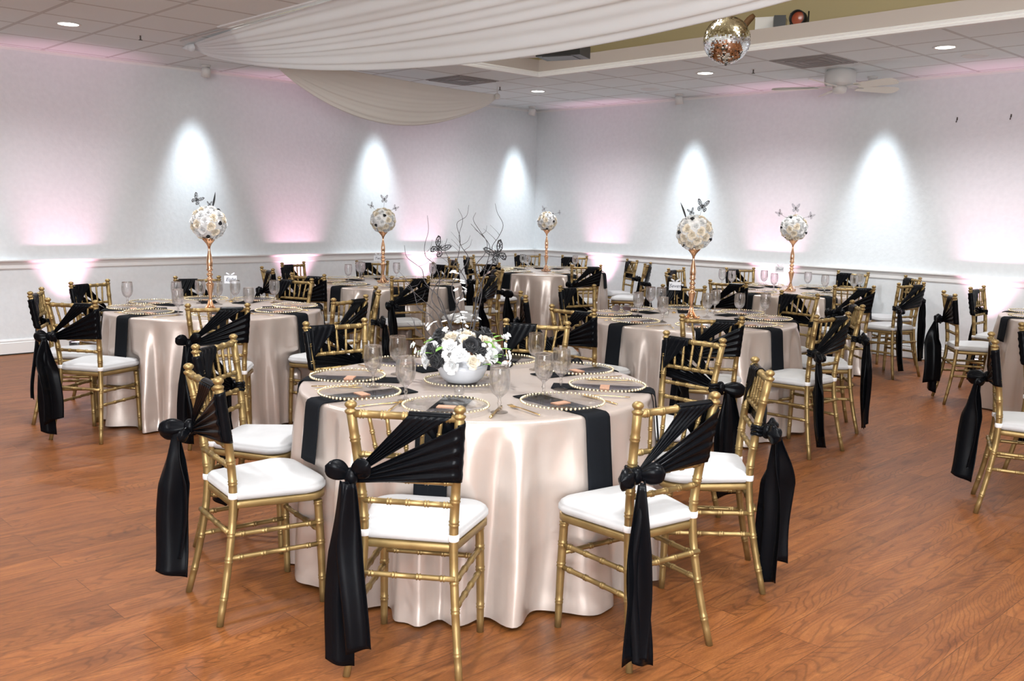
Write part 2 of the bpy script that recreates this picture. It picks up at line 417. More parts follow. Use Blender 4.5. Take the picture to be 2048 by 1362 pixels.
C = {}
C['back_leg_l'] = back_post(-1).mesh('back_leg', M['gold']); C['back_leg_r'] = back_post(1).mesh('back_leg', M['gold'])
C['front_leg_l'] = front_leg(-1).mesh('front_leg', M['gold']); C['front_leg_r'] = front_leg(1).mesh('front_leg', M['gold'])
sf = stack([(.004, .414), (0, .417), (0, .436), (.004, .440)])
C['seat_frame'] = sf.mesh('seat_frame', M['gold'])
C['cushion'] = stack([(.016, .4405), (.004, .445), (-.004, .455), (-.003, .468), (.002, .4725), (.001, .477), (.010, .485), (.030, .490), (.075, .493), (.12, .494)]).mesh('cushion', M['cushion'])
C['top_rail'] = rod((-xpost(.86), ypost(.86), .862), (xpost(.86), ypost(.86), .862), .0125, 5, 10).mesh('top_rail', M['gold'])
C['back_rail'] = rod((-xpost(.73), ypost(.73), .728), (xpost(.73), ypost(.73), .728), .0098, 6).mesh('back_rail', M['gold'])
C['back_rail2'] = rod((-xpost(.65), ypost(.65), .648), (xpost(.65), ypost(.65), .648), .0098, 5).mesh('back_rail', M['gold'])
C['back_rail3'] = rod((-xpost(.575), ypost(.575), .573), (xpost(.575), ypost(.575), .573), .0098, 5).mesh('back_rail', M['gold'])
sp = []
for i in range(-2, 3):
    a = Vector((i * .048, ypost(.73), .732)); b = Vector((i * .0575, ypost(.86), .855)); mb = MB()
    bamboo(mb, [a, b], .0068, [.028, .075], 8, seg=6, kr=1.35, kw=.006); sp.append(mb.mesh('spindle', M['gold']))
st = [rod((-.158, -.172, .335), (.158, -.172, .335), .0095, 4), rod((-.174, .172, .285), (.174, .172, .285), .0095, 4)]
for sx in (-1, 1):
    for z in (.32, .235):
        st.append(rod((sx * xpost(z), ypost(z), z), (sx * .174, .172, z - .004), .0095, 4))
st = [q.mesh('stretcher', M['gold']) for q in st]
tie = []
for sx in (-1, 1):
    mb = MB(); x, y = sx * .147, -.1455
    mb.lathe([(.0165, .452), (.0185, .455), (.0190, .468), (.0175, .474), (.016, .475)], 12, (x, y, 0))
    mb.box(min(x, x - sx * .04), max(x, x - sx * .04), y + .008, y + .03, .455, .470)
    tie.append(mb.mesh('cushion_tie', M['tie']))

# sash: two pleated bands fan out from the knot on the sitter's left post to the right half of the rail and the right post
KN = Vector((-.172, ypost(.66) - .034, .660))
def sash_wrap(seed):
    R = random.Random(seed); ph = R.random() * 6; mb = MB()
    x_in = R.uniform(-.005, .03); zb = R.uniform(.645, .675)
    def band(edge, n_v, k0, k1, waves):
        def fn(u, w):           # u across the band, w from knot (0) to edge (1)
            e = edge(u); k = KN + Vector((.014, .004, k0 + (k1 - k0) * u))
            q = k.lerp(e, w)
            env = min(1, w * 3.5) * (1.15 - .55 * w)
            q.y -= .0055 * sin(u * waves * 2 * pi + ph) * env + .004 * sin(u * pi) * env
            q.y = min(q.y, ypost(q.z) - .0195 if w > .08 else q.y)
            return tuple(q)
        mb.grid(fn, n_v, 15)
    def rail_e(u): return Vector((x_in + (.150 - x_in) * u, ypost(.87) - .016, .868))
    def post_e(u): z = .845 - (.845 - zb) * u; return Vector((xpost(z) + .010, ypost(z) - .0185, z))
    band(rail_e, 34, .020, .004, 5.5)
    band(post_e, 34, .004, -.020, 4.5)
    # over the rail and down its front as a corner triangle
    def front(u, w):
        x = x_in + (.150 - x_in) * u
        zl = .862 - max(.02, (x - x_in) / (.182 - x_in) * .185)
        arc = [(-.016, .868), (-.010, .8765), (.0, .879), (.010, .8765), (.0165, .868)]
        if w < .4:
            t_ = w / .4 * 4; i = min(3, int(t_)); f = t_ - i
            a, b = arc[i], arc[i + 1]; return (x, ypost(.87) + a[0] + (b[0] - a[0]) * f, a[1] + (b[1] - a[1]) * f)
        z = .868 + (zl - .868) * (w - .4) / .6
        return (x, ypost(z) + .0165 + .0025 * sin(x * 190 + z * 90), z)
    mb.grid(front, 22, 16)
    def side(u, w):             # wraps round the post: w 0 = front face, 1 = back face
        z = .845 - (.845 - zb) * u
        a = pi * .5 - w * pi * 1.02
        zz = z + (1 - w) * (.012 - .02 * u)
        return (xpost(zz) + .0185 * cos(a) * (1 + .05 * sin(u * 30)), ypost(zz) + .0195 * sin(a), zz)
    mb.grid(side, 16, 10)
    def join(u, w):             # front triangle to the post
        z = .868 - w * .185
        x0_ = min(.150, x_in + (.862 - z) / .185 * (.182 - x_in)) if z < .862 else x_in
        x0_ = .150
        x = x0_ + (xpost(z) - x0_) * u
        return (x, ypost(z) + .0175, z)
    mb.grid(join, 4, 10)
    me = mb.mesh('sash', M['sash']); return solid(me, .0022, 0)
def puff(mb, c, ax, ln, wd, th, seed=0):
    """pleated bow loop from the knot c along ax"""
    ax = Vector(ax).normalized(); up = Vector((0, -1, 0)); up = (up - ax * up.dot(ax)).normalized(); sd = ax.cross(up); c = Vector(c)
    def fn(u, w):
        a = 2 * pi * u; prof = sin(pi * min(1, w * .96 + .04)) ** .62 * (.45 + .75 * w)
        r1, r2 = wd * prof * .5, th * prof * .5
        k = 1 + .20 * sin(a * 5 + seed) * (1 - w * .55) + .06 * sin(a * 3 + w * 5)
        return tuple(c + ax * ln * w + sd * cos(a) * r1 * k + up * sin(a) * r2 * k)
    mb.grid(fn, 22, 12, True)
def knot_mesh(v):
    mb = MB(); c = KN
    mb.ball(c, .024, 14, 9, (1.0, .95, 1.25))
    # collar round the post
    for dz in (-.012, .004, .016):
        pts = [(-xpost(.66) + .0205 * cos(a), ypost(.66) + .0205 * sin(a), .66 + dz + .003 * sin(3 * a)) for a in [2 * pi * i / 16 for i in range(17)]]
        mb.tube(pts, .0078, 6, False)
    if v == 0:
        puff(mb, c, (.7, -.35, .62), .095, .075, .032, 1); puff(mb, c, (-.85, -.3, .42), .090, .078, .034, 2)
    elif v == 1:
        puff(mb, c, (-1, -.35, .02), .098, .082, .055, 3); puff(mb, c, (.9, -.5, .08), .098, .084, .055, 4)
    else:
        puff(mb, c, (-.75, -.85, -.16), .130, .090, .055, 5); puff(mb, c, (.5, -.6, -.45), .08, .06, .045, 6)
    return mb.mesh('knot', M['sash'])
def tail_mesh(x0, y0, z0, ln, w, ph, dx, dy, cut, fold=.020, turn=0.):
    def fn(u, s):
        j = u * 2 - 1; ww = .030 + (w - .030) * min(1, s * 2.6) ** .8
        z = z0 - ln * s - cut * j * .02 * (s > .98) + (.006 if s > .98 else 0) * j * cut
        x = x0 + j * ww / 2 * cos(.25 * sin(s * 3 + ph)) + dx * s ** 1.3 + .006 * sin(s * 7 + ph)
        y = y0 - fold * cos(j * 2.6 + ph) * (1 - .35 * s) * min(1, .35 + s * 3) - .012 * sin(s * 5 + ph * 2) * s + dy * s
        a = rad(turn) * min(1, s * 2.5); ex, ey = x - x0, y - y0
        return (x0 + ex * cos(a) - ey * sin(a), y0 + ex * sin(a) + ey * cos(a), z)
    me = MB().grid(fn, 18, 30).mesh('tail', M['sash']); return solid(me, .0024, 0)
SASH = []
for v, tails in enumerate([
    [(-.190, -.222, .650, .600, .092, .3, -.020, -.020, 1, .020, 12), (-.165, -.240, .648, .530, .085, 2.1, .045, -.026, -1, .018, -10)],
    [(-.178, -.236, .650, .610, .088, 1.2, .012, -.012, 1, .022, -14), (-.195, -.250, .646, .585, .080, 3.4, .000, -.024, -1, .018, -30)],
    [(-.205, -.245, .650, .560, .120, .8, -.020, -.055, 1, .020, 55), (-.180, -.232, .645, .500, .090, 4.0, -.010, -.030, -1, .018, 30)],
    [(-.170, -.245, .650, .520, .135, 2.6, .010, -.045, -1, .020, 68), (-.190, -.232, .646, .600, .090, .2, .000, -.020, 1, .018, 35)]]):
    SASH.append((sash_wrap(v + 3), knot_mesh(min(v, 2) if v < 3 else 1), [tail_mesh(*t_) for t_ in tails]))

def make_chair(v):
    t = thing('chiavari_chair', '', 'chair')
    obj('seat_frame', C['seat_frame'], t)
    cu = obj('cushion', C['cushion'], t)
    for q in tie: obj('cushion_tie', q, cu)
    obj('back_leg', C['back_leg_l'], t); obj('back_leg', C['back_leg_r'], t)
    obj('front_leg', C['front_leg_l'], t); obj('front_leg', C['front_leg_r'], t)
    obj('top_rail', C['top_rail'], t); obj('back_rail', C['back_rail'], t); obj('back_rail', C['back_rail2'], t); obj('back_rail', C['back_rail3'], t)
    for q in sp: obj('spindle', q, t)
    for q in st: obj('stretcher', q, t)
    s = obj('sash', SASH[v][0], t); s['label'] = 'black satin sash tied to one post'
    obj('knot', SASH[v][1], s)
    for q in SASH[v][2]: obj('tail', q, s)
    return t
protos = [None] * 4
def place_chair(x, y, deg, v, label, group):
    if protos[v] is None: protos[v] = make_chair(v); o = protos[v]
    else: o = dup(protos[v])
    o.location = (x, y, 0); o.rotation_euler = (0, 0, rad(deg - 90)); o['label'] = label; o['group'] = group
    return o

# ------------------------------------------------------------------ where everything stands
TABLES = {'T1': (-3.0, 2.68), 'T2': (-6.40, 3.16), 'T3': (-7.7, 5.64), 'T4': (-8.2, 8.45), 'T5': (-3.97, 5.58), 'T6': (-4.85, 8.5), 'T7': (-1.98, 8.22)}
TN = {'T1': 'the large front table', 'T2': 'the Eight card table', 'T3': 'the Two card table', 'T4': 'the far corner table', 'T5': 'the Seven card table', 'T6': 'the far right table',
      'T7': 'the right-edge table'}
SEC = ['front', 'front right', 'right', 'back right', 'back', 'back left', 'left', 'front left']
CH = {'T1': [(-2.398, 1.896, 127.5, 0), (-2.001, 2.533, 170.4, 1), (-2.16, 3.219, 221.1, 2), (-2.73, 3.684, 268.0, 3), (-3.167, 1.719, 81.4, 7), (-3.762, 2.048, 36.0, 6), (-4.043, 2.757, 354.6, 5), (-3.514, 3.503, 302.0, 4)], 'T2': [(-6.769, 2.263, 61.4, 6), (-6.171, 2.217, 121.8, 7), (-7.271, 2.733, 22.5, 5), (-7.33, 3.486, 339.5, 4), (-5.522, 2.748, 152.4, 0), (-6.918, 3.985, 288.9, 3), (-5.505, 3.533, 197.8, 1), (-5.886, 3.983, 238.0, 2)], 'T3': [(-7.434, 4.707, 113.1, 7), (-8.735, 5.368, 18.4, 5), (-8.204, 4.811, 78.2, 6), (-6.822, 5.177, 163.0, 0), (-8.05, 6.545, 282.6, 3), (-8.631, 6.153, 329.9, 4), (-6.777, 5.94, 198.0, 1), (-7.26, 6.504, 243.0, 2)], 'T4': [(-9.187, 9.169, 327.4, 4), (-8.616, 9.357, 295.8, 3), (-7.295, 8.101, 151.1, 0), (-7.755, 9.312, 240.2, 2), (-7.215, 8.929, 207.2, 1), (-8.077, 7.488, 104.7, 7), (-8.841, 7.722, 65.7, 6), (-9.157, 8.266, 28.8, 5)], 'T5': [(-4.021, 4.588, 93.1, 7), (-4.984, 5.683, 349.5, 5), (-4.757, 4.958, 51.5, 6), (-4.591, 6.364, 304.8, 4), (-3.3, 4.878, 125.2, 0), (-3.005, 5.48, 175.4, 1), (-3.228, 6.205, 217.7, 2), (-3.807, 6.585, 260.8, 3)], 'T6': [(-4.837, 7.53, 100.7, 7), (-5.751, 9.197, 332.8, 4), (-6.062, 8.556, 7.8, 5), (-5.576, 7.825, 49.0, 6), (-4.882, 9.702, 269.2, 3), (-4.012, 8.011, 138.8, 0), (-3.927, 8.799, 165.5, 1), (-4.276, 9.572, 226.6, 2)]}
VAR = {'T1': {0: 0, 1: 1, 2: 3, 3: 2, 7: 2, 6: 2, 5: 0, 4: 1}}
for T, rows in CH.items():
    for i, (x, y, a, s) in enumerate(rows):
        v = VAR.get(T, {}).get(s, (i * 3 + len(T) + ord(T[1])) % 4)
        place_chair(x, y, a, v, 'gold chair with black sash and white cushion, %s seat of %s' % (SEC[s], TN[T]), 'gold chairs around ' + TN[T])
place_chair(-2.898, 8.022, 35.4, 3, 'gold chair with black sash seen side-on, nearer one left of the right-edge table', 'gold chairs beside the right-edge table')
place_chair(-2.987, 8.858, 2.2, 1, 'gold chair with black sash by the pink wall, left of the right-edge table', 'gold chairs beside the right-edge table')
place_chair(-1.57, 5.226, 22.1, 2, 'gold chair with long black sash, nearest of those cut by the right picture edge', 'gold chairs cut by the right picture edge')
place_chair(-1.663, 6.121, 352.1, 0, 'gold chair of which only one sashed post shows at the right picture edge', 'gold chairs cut by the right picture edge')

# ------------------------------------------------------------------ tables and linen
SEATANG = {}
for T, rows in CH.items():
    cx, cy = TABLES[T]
    for x, y, a, s in rows: SEATANG[(T, s)] = math.atan2(y - cy, x - cx)
T1ang = {6: (-3.49, 2.214), 7: (-3.081, 2.047), 0: (-2.634, 2.186), 1: (-2.402, 2.621), 2: (-2.552, 3.033), 3: (-2.9, 3.308), 4: (-3.351, 3.181), 5: (-3.614, 2.729)}
for s, (x, y) in T1ang.items(): SEATANG[('T1', s)] = math.atan2(y - 2.68, x + 3.0)
SET7 = {6: 176, 7: 221, 5: 131, 0: 266}
for s, a in SET7.items(): SEATANG[('T7', s)] = rad(a)
def chair_limits(T):
    """seat fronts and front legs round a table, in the table's own coordinates"""
    cx, cy = TABLES[T]; out = []
    for x, y, a, s_ in CH.get(T, []):
        f = Vector((cos(rad(a)), sin(rad(a)))); r = Vector((f.y, -f.x)); c0 = Vector((x - cx, y - cy))
        out.append((c0, f, r))
    return out
def cloth(seed, limits=(), nap=()):
    def limit(a, z, r0):
        u = Vector((cos(a), sin(a))); lim = 9.
        for na in nap:                                    # the linen lies flat behind each hanging napkin
            d_ = abs((a - na + pi) % (2 * pi) - pi) * .77
            if d_ < .2:
                drop_ = TZ - z
                lim = min(lim, .7590 + .030 * min(drop_, .31) / .3 + max(0, d_ - .072) * .9 + max(0, drop_ - .31) * .5)
        for c0, f, r in limits:
            if u.dot(c0.normalized()) < .85: continue
            for sx in (-.174, .174):                      # front legs
                L_ = c0 + f * .176 + r * sx; d = L_.length; off = abs(u.x * L_.y - u.y * L_.x)
                k = 0 if off < .03 else (off - .03) * 1.6
                if z < .43: lim = min(lim, d - .021 + k)
            if .39 < z < .50:                             # seat front edge
                P0 = c0 + f * .222; den = u.dot(f)
                if den < -.3:
                    t = P0.dot(f) / den; q = u * t - P0
                    if abs(q.dot(r)) < .19: lim = min(lim, t - .006)
                    else: lim = min(lim, t - .006 + (abs(q.dot(r)) - .19) * 2)
        return max(.700, min(r0, lim))
    R = random.Random(seed); comp = [(k, R.uniform(0, 6.28), w) for k, w in ((9, .2), (15, .7), (21, .8), (28, .5), (41, .18))]
    def fold(a):
        s = sum(w * sin(k * a + p + .5 * sin(2 * a + p)) for k, p, w in comp) / 1.35
        s = max(-1.25, min(1.25, s)); return s if s < 0 else s ** .85 if s > 0 else 0
    nT = 300; mb = MB(); vs = [(0, 0, TZ)]
    rings = []
    for r in (.12, .3, .5, .66, .73): rings.append([(r * cos(a), r * sin(a), TZ + .0006 * sin(7 * a + r * 20)) for a in (2 * pi * i / nT for i in range(nT))])
    for r, dz in ((.744, -.0008), (.7515, -.0045), (.7545, -.011), (.7555, -.02)):
        rings.append([(r * cos(a), r * sin(a), TZ + dz) for a in (2 * pi * i / nT for i in range(nT))])
    rows = 24; H = TZ - .02
    for k in range(1, rows + 1):
        s = k / rows; ring = []
        for i in range(nT):
            a = 2 * pi * i / nT; f = fold(a + .05 * s * sin(5 * a + seed)); A = .060 * s ** .55
            hem = .008 + .012 * (.5 + .5 * sin(6 * a + seed)) * (s ** 6)
            r = .7555 + .012 * s + A * (f + .25) + .004 * sin(23 * a + 9 * s) * s
            z = (TZ - .02) - (H - hem) * s
            if s > .95: r += .010 * (.5 + .5 * sin(9 * a + 2 * seed))
            r = limit(a, z, r)
            ring.append((r * cos(a), r * sin(a), z))
        rings.append(ring)
    for r in rings: vs += r
    fs = [(0, 1 + i, 1 + (i + 1) % nT) for i in range(nT)]
    for k in range(len(rings) - 1):
        o = 1 + k * nT
        fs += [(o + i, o + nT + i, o + nT + (i + 1) % nT, o + (i + 1) % nT) for i in range(nT)]
    return mb.add(vs, fs).mesh('tablecloth', M['satin'])
def make_table():
    t = thing('round_table', '', 'table', group='round banquet tables under the linen')
    top = MB(); top.lathe([(0, .72), (.742, .72), (.746, .725), (.746, .744), (.742, .7485), (0, .7485)], 48)
    obj('tabletop', top, t, m=M['wood'])
    for a in (45, 135, 225, 315):
        l = MB(); c_, s_ = cos(rad(a)), sin(rad(a)); l.tube([(c_ * .5, s_ * .5, 0), (c_ * .5, s_ * .5, .36), (c_ * .42, s_ * .42, .72)], .014, 8)
        obj('leg', l, t, m=M['steel'])
    return t
tproto = make_table()
CL = {'T1': 'champagne satin tablecloth hanging to the floor on the large front table', 'T2': 'champagne satin tablecloth to the floor on the Eight card table at left',
      'T3': 'champagne satin tablecloth on the Two card table behind the front table branches', 'T4': 'champagne satin tablecloth on the far corner table',
      'T5': 'champagne satin tablecloth to the floor on the Seven card table', 'T6': 'champagne satin tablecloth on the far right centrepiece table behind the Seven card',
      'T7': 'champagne satin tablecloth on the table cut off by the right picture edge'}
for i, (T, (x, y)) in enumerate(TABLES.items()):
    tb = tproto if i == 0 else dup(tproto); tb.location = (x, y, 0)
    tb['label'] = 'round banquet table beneath the satin cloth, ' + TN[T]
    thing('tablecloth', CL[T], 'tablecloth', (x, y, 0), 0, 'champagne satin tablecloths', cloth(11 + i * 13, chair_limits(T), [a_ for (T_, s_), a_ in SEATANG.items() if T_ == T]))

# ------------------------------------------------------------------ place settings
def charger_meshes():
    mb = MB(); mb.lathe([(0, .003), (.098, .003), (.108, .005), (.135, .010), (.158, .0135), (.163, .0125), (.158, .0115), (.135, .0075), (.108, .002), (.098, .0), (0, .0)], 56)
    bd = MB(); n = 60
    for i in range(n):
        a = 2 * pi * i / n; bd.ball((.1615 * cos(a), .1615 * sin(a), .0140), .0054, 8, 5)
    return mb.mesh('charger_plate', M['gplate']), bd.mesh('beaded_rim', M['bead'])
cm, cb = charger_meshes()
def make_charger():
    t = thing('charger_plate', '', 'plate', me=cm); r = obj('beaded_rim', cb, t); r['label'] = 'gold beads around the rim'; return t
def napkin_mesh(drop):
    """origin at the table centre, +X outward; lies flat then falls over the edge"""
    path = [(.33, .0022), (.50, .0024), (.68, .0024), (.745, .0018), (.7595, -.004), (.7655, -.014)]
    for i in range(1, 9): s = i / 8; path.append((.7665 + .032 * s * drop / .3, -.014 - drop * s))
    mb = MB(); vs = []
    for i, (r, z) in enumerate(path):
        for j in range(9):
            u = j / 8 * 2 - 1; s = max(0, -z)
            vs.append((r + .0025 * sin(u * 3 + 2) * min(1, s * 8), u * .060 * (1 + .06 * s), TZ + z + (.0006 if abs(u) < .9 else 0)))
    k = len(path); fs = [(i * 9 + j, (i + 1) * 9 + j, (i + 1) * 9 + j + 1, i * 9 + j + 1) for i in range(k - 1) for j in range(8)]
    me = mb.add(vs, fs).mesh('napkin', M['napkin']); return solid(me, .0035, 1)
naps = [napkin_mesh(.30), napkin_mesh(.22), napkin_mesh(.17)]
bandm = MB().box(.535, .575, -.035, .035, TZ + .0035, TZ + .0115).mesh('glitter_band', M['glitter'])
def bevel_box_mesh(): pass
def fork_mesh():
    mb = MB()
    mb.add([(-.0035, -.095, .003), (.0035, -.095, .003), (.0045, -.06, .0045), (-.0045, -.06, .0045), (.0022, .02, .007), (-.0022, .02, .007), (.004, .045, .0065), (-.004, .045, .0065), (.011, .062, .004), (-.011, .062, .004), (.0115, .072, .0035), (-.0115, .072, .0035)],
           [(0, 1, 2, 3), (3, 2, 4, 5), (5, 4, 6, 7), (7, 6, 8, 9), (9, 8, 10, 11)])
    for i in range(4):
        x = -.0098 + i * .0065
        mb.add([(x - .0014, .072, .0035), (x + .0014, .072, .0035), (x + .0010, .100, .0075), (x - .0010, .100, .0075)], [(0, 1, 2, 3)])
    mb2 = solid(mb.mesh('fork', M['cutlery']), .0022, 1)
    return mb2
def knife_mesh():
    mb = MB()
    mb.add([(-.004, -.105, .002), (.004, -.105, .002), (.0055, -.07, .003), (-.0055, -.07, .003), (.004, .0, .003), (-.004, .0, .003), (.008, .02, .002), (-.005, .02, .002), (.009, .085, .002), (-.005, .085, .002), (.003, .110, .002), (-.004, .108, .002)],
           [(0, 1, 2, 3), (3, 2, 4, 5), (5, 4, 6, 7), (7, 6, 8, 9), (9, 8, 10, 11)])
    me = solid(mb.mesh('knife', M['cutlery']), .0028, 1); return me
fk, kn = fork_mesh(), knife_mesh()
ck = 0
protoC = None; protoN = {}
first = {}
def place(kind, make, loc, rz, label, group):
    if kind in first: o = dup(first[kind])
    else: o = make(); first[kind] = o
    o.location = loc; o.rotation_euler = (0, 0, rz); o['label'] = label; o['group'] = group
    return o
def mk_napkin(i):
    def f():
        o = thing('napkin', '', 'napkin', me=naps[i]); b = obj('glitter_band', bandm, o); b['label'] = 'rose gold glitter band'; return o
    return f
for (T, s), a in SEATANG.items():
    cx, cy = TABLES[T]; w = '%s place on %s' % (SEC[s], TN[T])
    rr = .565
    place('charger', make_charger, (cx + rr * cos(a), cy + rr * sin(a), TZ + .0065), a, 'clear glass charger with gold beaded rim, ' + w, 'beaded glass chargers')
    ni = {('T1', 0): 0, ('T1', 1): 0, ('T1', 7): 1, ('T1', 6): 1}.get((T, s), (s + ord(T[1])) % 3 if T != 'T1' else 1)
    place('napkin%d' % ni, mk_napkin(ni), (cx, cy, 0), a + (.0 if T != 'T1' else .0), 'black napkin draped over the edge, ' + w, 'black napkins')
    tx, ty = -sin(a), cos(a)
    for nm, me_, off, g in (('fork', fk, -.192, 'gold forks'), ('knife', kn, .192, 'gold knives')):
        place(nm, lambda nm=nm, me_=me_: thing(nm, '', nm, me=me_), (cx + .57 * cos(a) + off * tx, cy + .57 * sin(a) + off * ty, TZ + .0015), a + pi / 2 + .05 * sin(s * 2 + cx), 'gold %s beside the charger, %s' % (nm, w), g)

def goblet():
    """outer and inner wall as one closed lathe"""
    out = [(0, 0), (.032, 0), (.0335, .0015), (.030, .004), (.016, .008), (.0075, .013), (.0052, .022), (.0060, .030), (.0090, .036), (.0062, .042), (.0055, .050), (.0075, .056), (.016, .064), (.027, .074), (.0345, .088), (.0385, .106), (.0395, .125), (.0385, .148), (.0365, .168), (.0355, .176)]
    inn = [(.0343, .1765), (.0352, .168), (.0371, .148), (.0380, .125), (.0370, .106), (.0330, .0895), (.0255, .077), (.014, .068), (.006, .0645), (0, .064)]
    return MB().lathe(out + inn, 28).mesh('water_goblet', M['glass'])
gm = goblet()
gm2 = gm.copy(); gm2.materials[0] = M['tglass']
GL = {'T1': [(-3.28, 2.26), (-2.95, 2.15), (-3.38, 2.54), (-2.58, 2.26), (-3.06, 3.18), (-2.59, 2.71), (-2.63, 2.89)], 'T2': [(-6.91, 2.86), (-6.85, 2.95), (-6.14, 2.69), (-6.8, 3.23), (-6.62, 3.29), (-6.68, 3.55), (-5.91, 3.31), (-6.54, 3.74)], 'T3': [(-7.98, 5.29), (-8.28, 5.73), (-8.27, 5.8), (-8.11, 6.08), (-7.84, 6.22)], 'T5': [(-4.33, 5.3), (-4.55, 5.73), (-3.93, 5.14), (-4.35, 6.0), (-3.92, 5.74), (-3.99, 6.1), (-3.84, 6.08), (-3.81, 6.15)], 'T6': [(-5.44, 8.4), (-5.44, 8.51), (-5.35, 8.82), (-4.92, 8.33), (-4.85, 8.9), (-4.51, 8.58), (-4.56, 9.02), (-4.31, 8.76)], 'T4': [(-8.52, 8.45), (-8.72, 8.75), (-8.36, 9.03)]}
ORD = ['first', 'second', 'third', 'fourth', 'fifth', 'sixth', 'seventh', 'eighth']
def bearing(p): return math.atan2(p[0], p[1])
def clear_of_chargers(T, q):
    q = Vector((q[0], q[1]))
    c = Vector(TABLES[T])
    for it in range(6):
        for (TT, s), a in SEATANG.items():
            if TT != T: continue
            ch = c + Vector((cos(a), sin(a))) * .565; d = q - ch
            if d.length < .203: 
                d = d.normalized() if d.length > 1e-4 else (c - ch).normalized()
                q = ch + (d * .8 + (c - ch).normalized() * .2).normalized() * .204
    return q
allg = []
for T, l in GL.items():
    l = sorted(l, key=bearing)
    pts = []
    for q in l:
        q = clear_of_chargers(T, q)
        for r in pts:
            if (q - r).length < .085: q = r + (q - r + Vector((.001, .002))).normalized() * .087
        pts.append(q)
    for i, q in enumerate(pts):
        g = gm
        place('goblet' + ('n' if T == 'T1' else 'f'), lambda g=g: thing('water_goblet', '', 'glass', me=g), (q.x, q.y, TZ + .0008), i * .7, 'clear stemmed water goblet, %s from the left on %s' % (ORD[i], TN[T]), 'water goblets')

# ------------------------------------------------------------------ flowers
def rose_mesh(seed, m, loose=0., petals=17, name='rose'):
    """unit rose, opens along +Z, radius about 1"""
    R = random.Random(seed); mb = MB()
    for i in range(petals):
        t_ = i / (petals - 1); a0 = i * 2.399 + R.uniform(-.2, .2)
        rad_ = .10 + .62 * t_ ** .9; h = .78 - .30 * t_ + loose * .1; wid = .62 + .75 * (1 - t_) ; curl = .10 + .42 * t_
        def fn(u, w, a0=a0, rad_=rad_, h=h, wid=wid, curl=curl, t_=t_):
            j = u * 2 - 1; a = a0 + j * wid * (.45 + .55 * sin(pi * min(1, w * .62 + .2)))
            r = rad_ * (.25 + .75 * w ** .6) + curl * max(0, w - .62) ** 1.1 * 1.5 + .03 * j * j * (1 if t_ > .5 else 0)
            z = -.25 + (h + .25) * w - (abs(j) ** 2.2) * .16 * w - (max(0, w - .8) * 1.2 * curl)
            return (r * cos(a), r * sin(a), z)
        mb.grid(fn, 6, 6)
    mb.ball((0, 0, -.12), .42, 10, 6, (1, 1, .8))
    return mb.mesh(name, m)
RW = [rose_mesh(1, M['rose_w']), rose_mesh(2, M['rose_w'], .4, 15)]
RC = [rose_mesh(3, M['rose_c']), rose_mesh(4, M['rose_c'], .3, 15)]
RK = [rose_mesh(5, M['rose_k']), rose_mesh(6, M['rose_k'])]
def put_rose(me, parent, loc, nrm, s, spin, name='rose'):
    o = bpy.data.objects.new(name, me); COL.objects.link(o); o.parent = parent
    o.location = loc; q = Vector(nrm).to_track_quat('Z', 'Y'); o.rotation_mode = 'QUATERNION'
    o.rotation_quaternion = q @ Matrix.Rotation(spin, 3, 'Z').to_quaternion(); o.scale = (s, s, s); return o
def butterfly_mesh(m, s=.03, net=True):
    """two pairs of wings as pierced panels plus a body, wings tilted up"""
    mb = MB()
    def wing(pts, sx, tilt):
        k = len(pts); c_ = (sum(p[0] for p in pts) / k, sum(p[1] for p in pts) / k)
        def P3(p): return (sx * p[0] * cos(tilt) * s, p[1] * s, p[0] * sin(tilt) * s)
        out = [P3(p) for p in pts]; inn = [P3((c_[0] + (p[0] - c_[0]) * .72, c_[1] + (p[1] - c_[1]) * .72)) for p in pts]; cc = P3(c_)
        mb.add(out + inn, [(i, (i + 1) % k, k + (i + 1) % k, k + i) for i in range(k)])
        for i in range(0, k, 1):       # veins
            a = Vector(inn[i]); b = Vector(cc); d = (b - a); n_ = Vector((-d.y, d.x, 0)).normalized() * s * .035
            mb.add([a - n_, a + n_, b + n_, b - n_], [(0, 1, 2, 3)])
    up_ = [(0.05, .1), (.35, .75), (.8, 1.15), (1.15, 1.1), (1.1, .65), (.85, .25), (.45, .02)]
    lo_ = [(.05, .05), (.5, -.02), (.85, -.25), (.85, -.65), (.55, -.9), (.3, -.75), (.12, -.35)]
    for sx in (-1, 1): wing(up_, sx, .55); wing(lo_, sx, .55)
    me = solid(mb.mesh('butterfly', m), s * .03, 0)
    mb2 = MB(); mb2.tube([(0, -.45 * s, 0), (0, -.1 * s, .02 * s), (0, .35 * s, .02 * s), (0, .5 * s, .02 * s)], [.03 * s, .08 * s, .09 * s, .03 * s], 6)
    for sx in (-1, 1): mb2.tube([(0, .45 * s, .02 * s), (sx * .25 * s, .95 * s, .1 * s)], .012 * s, 4)
    return me, mb2.mesh('body', M['body'])
BF, BB = butterfly_mesh(M['wing'], .030)
BG, _ = butterfly_mesh(M['wingp'], .030)
def put_butterfly(parent, loc, rot, s=1., grey=False):
    o = bpy.data.objects.new('butterfly', BG if grey else BF); COL.objects.link(o); o.parent = parent; o.location = loc; o.rotation_euler = rot; o.scale = (s, s, s)
    obj('body', BB, o); return o

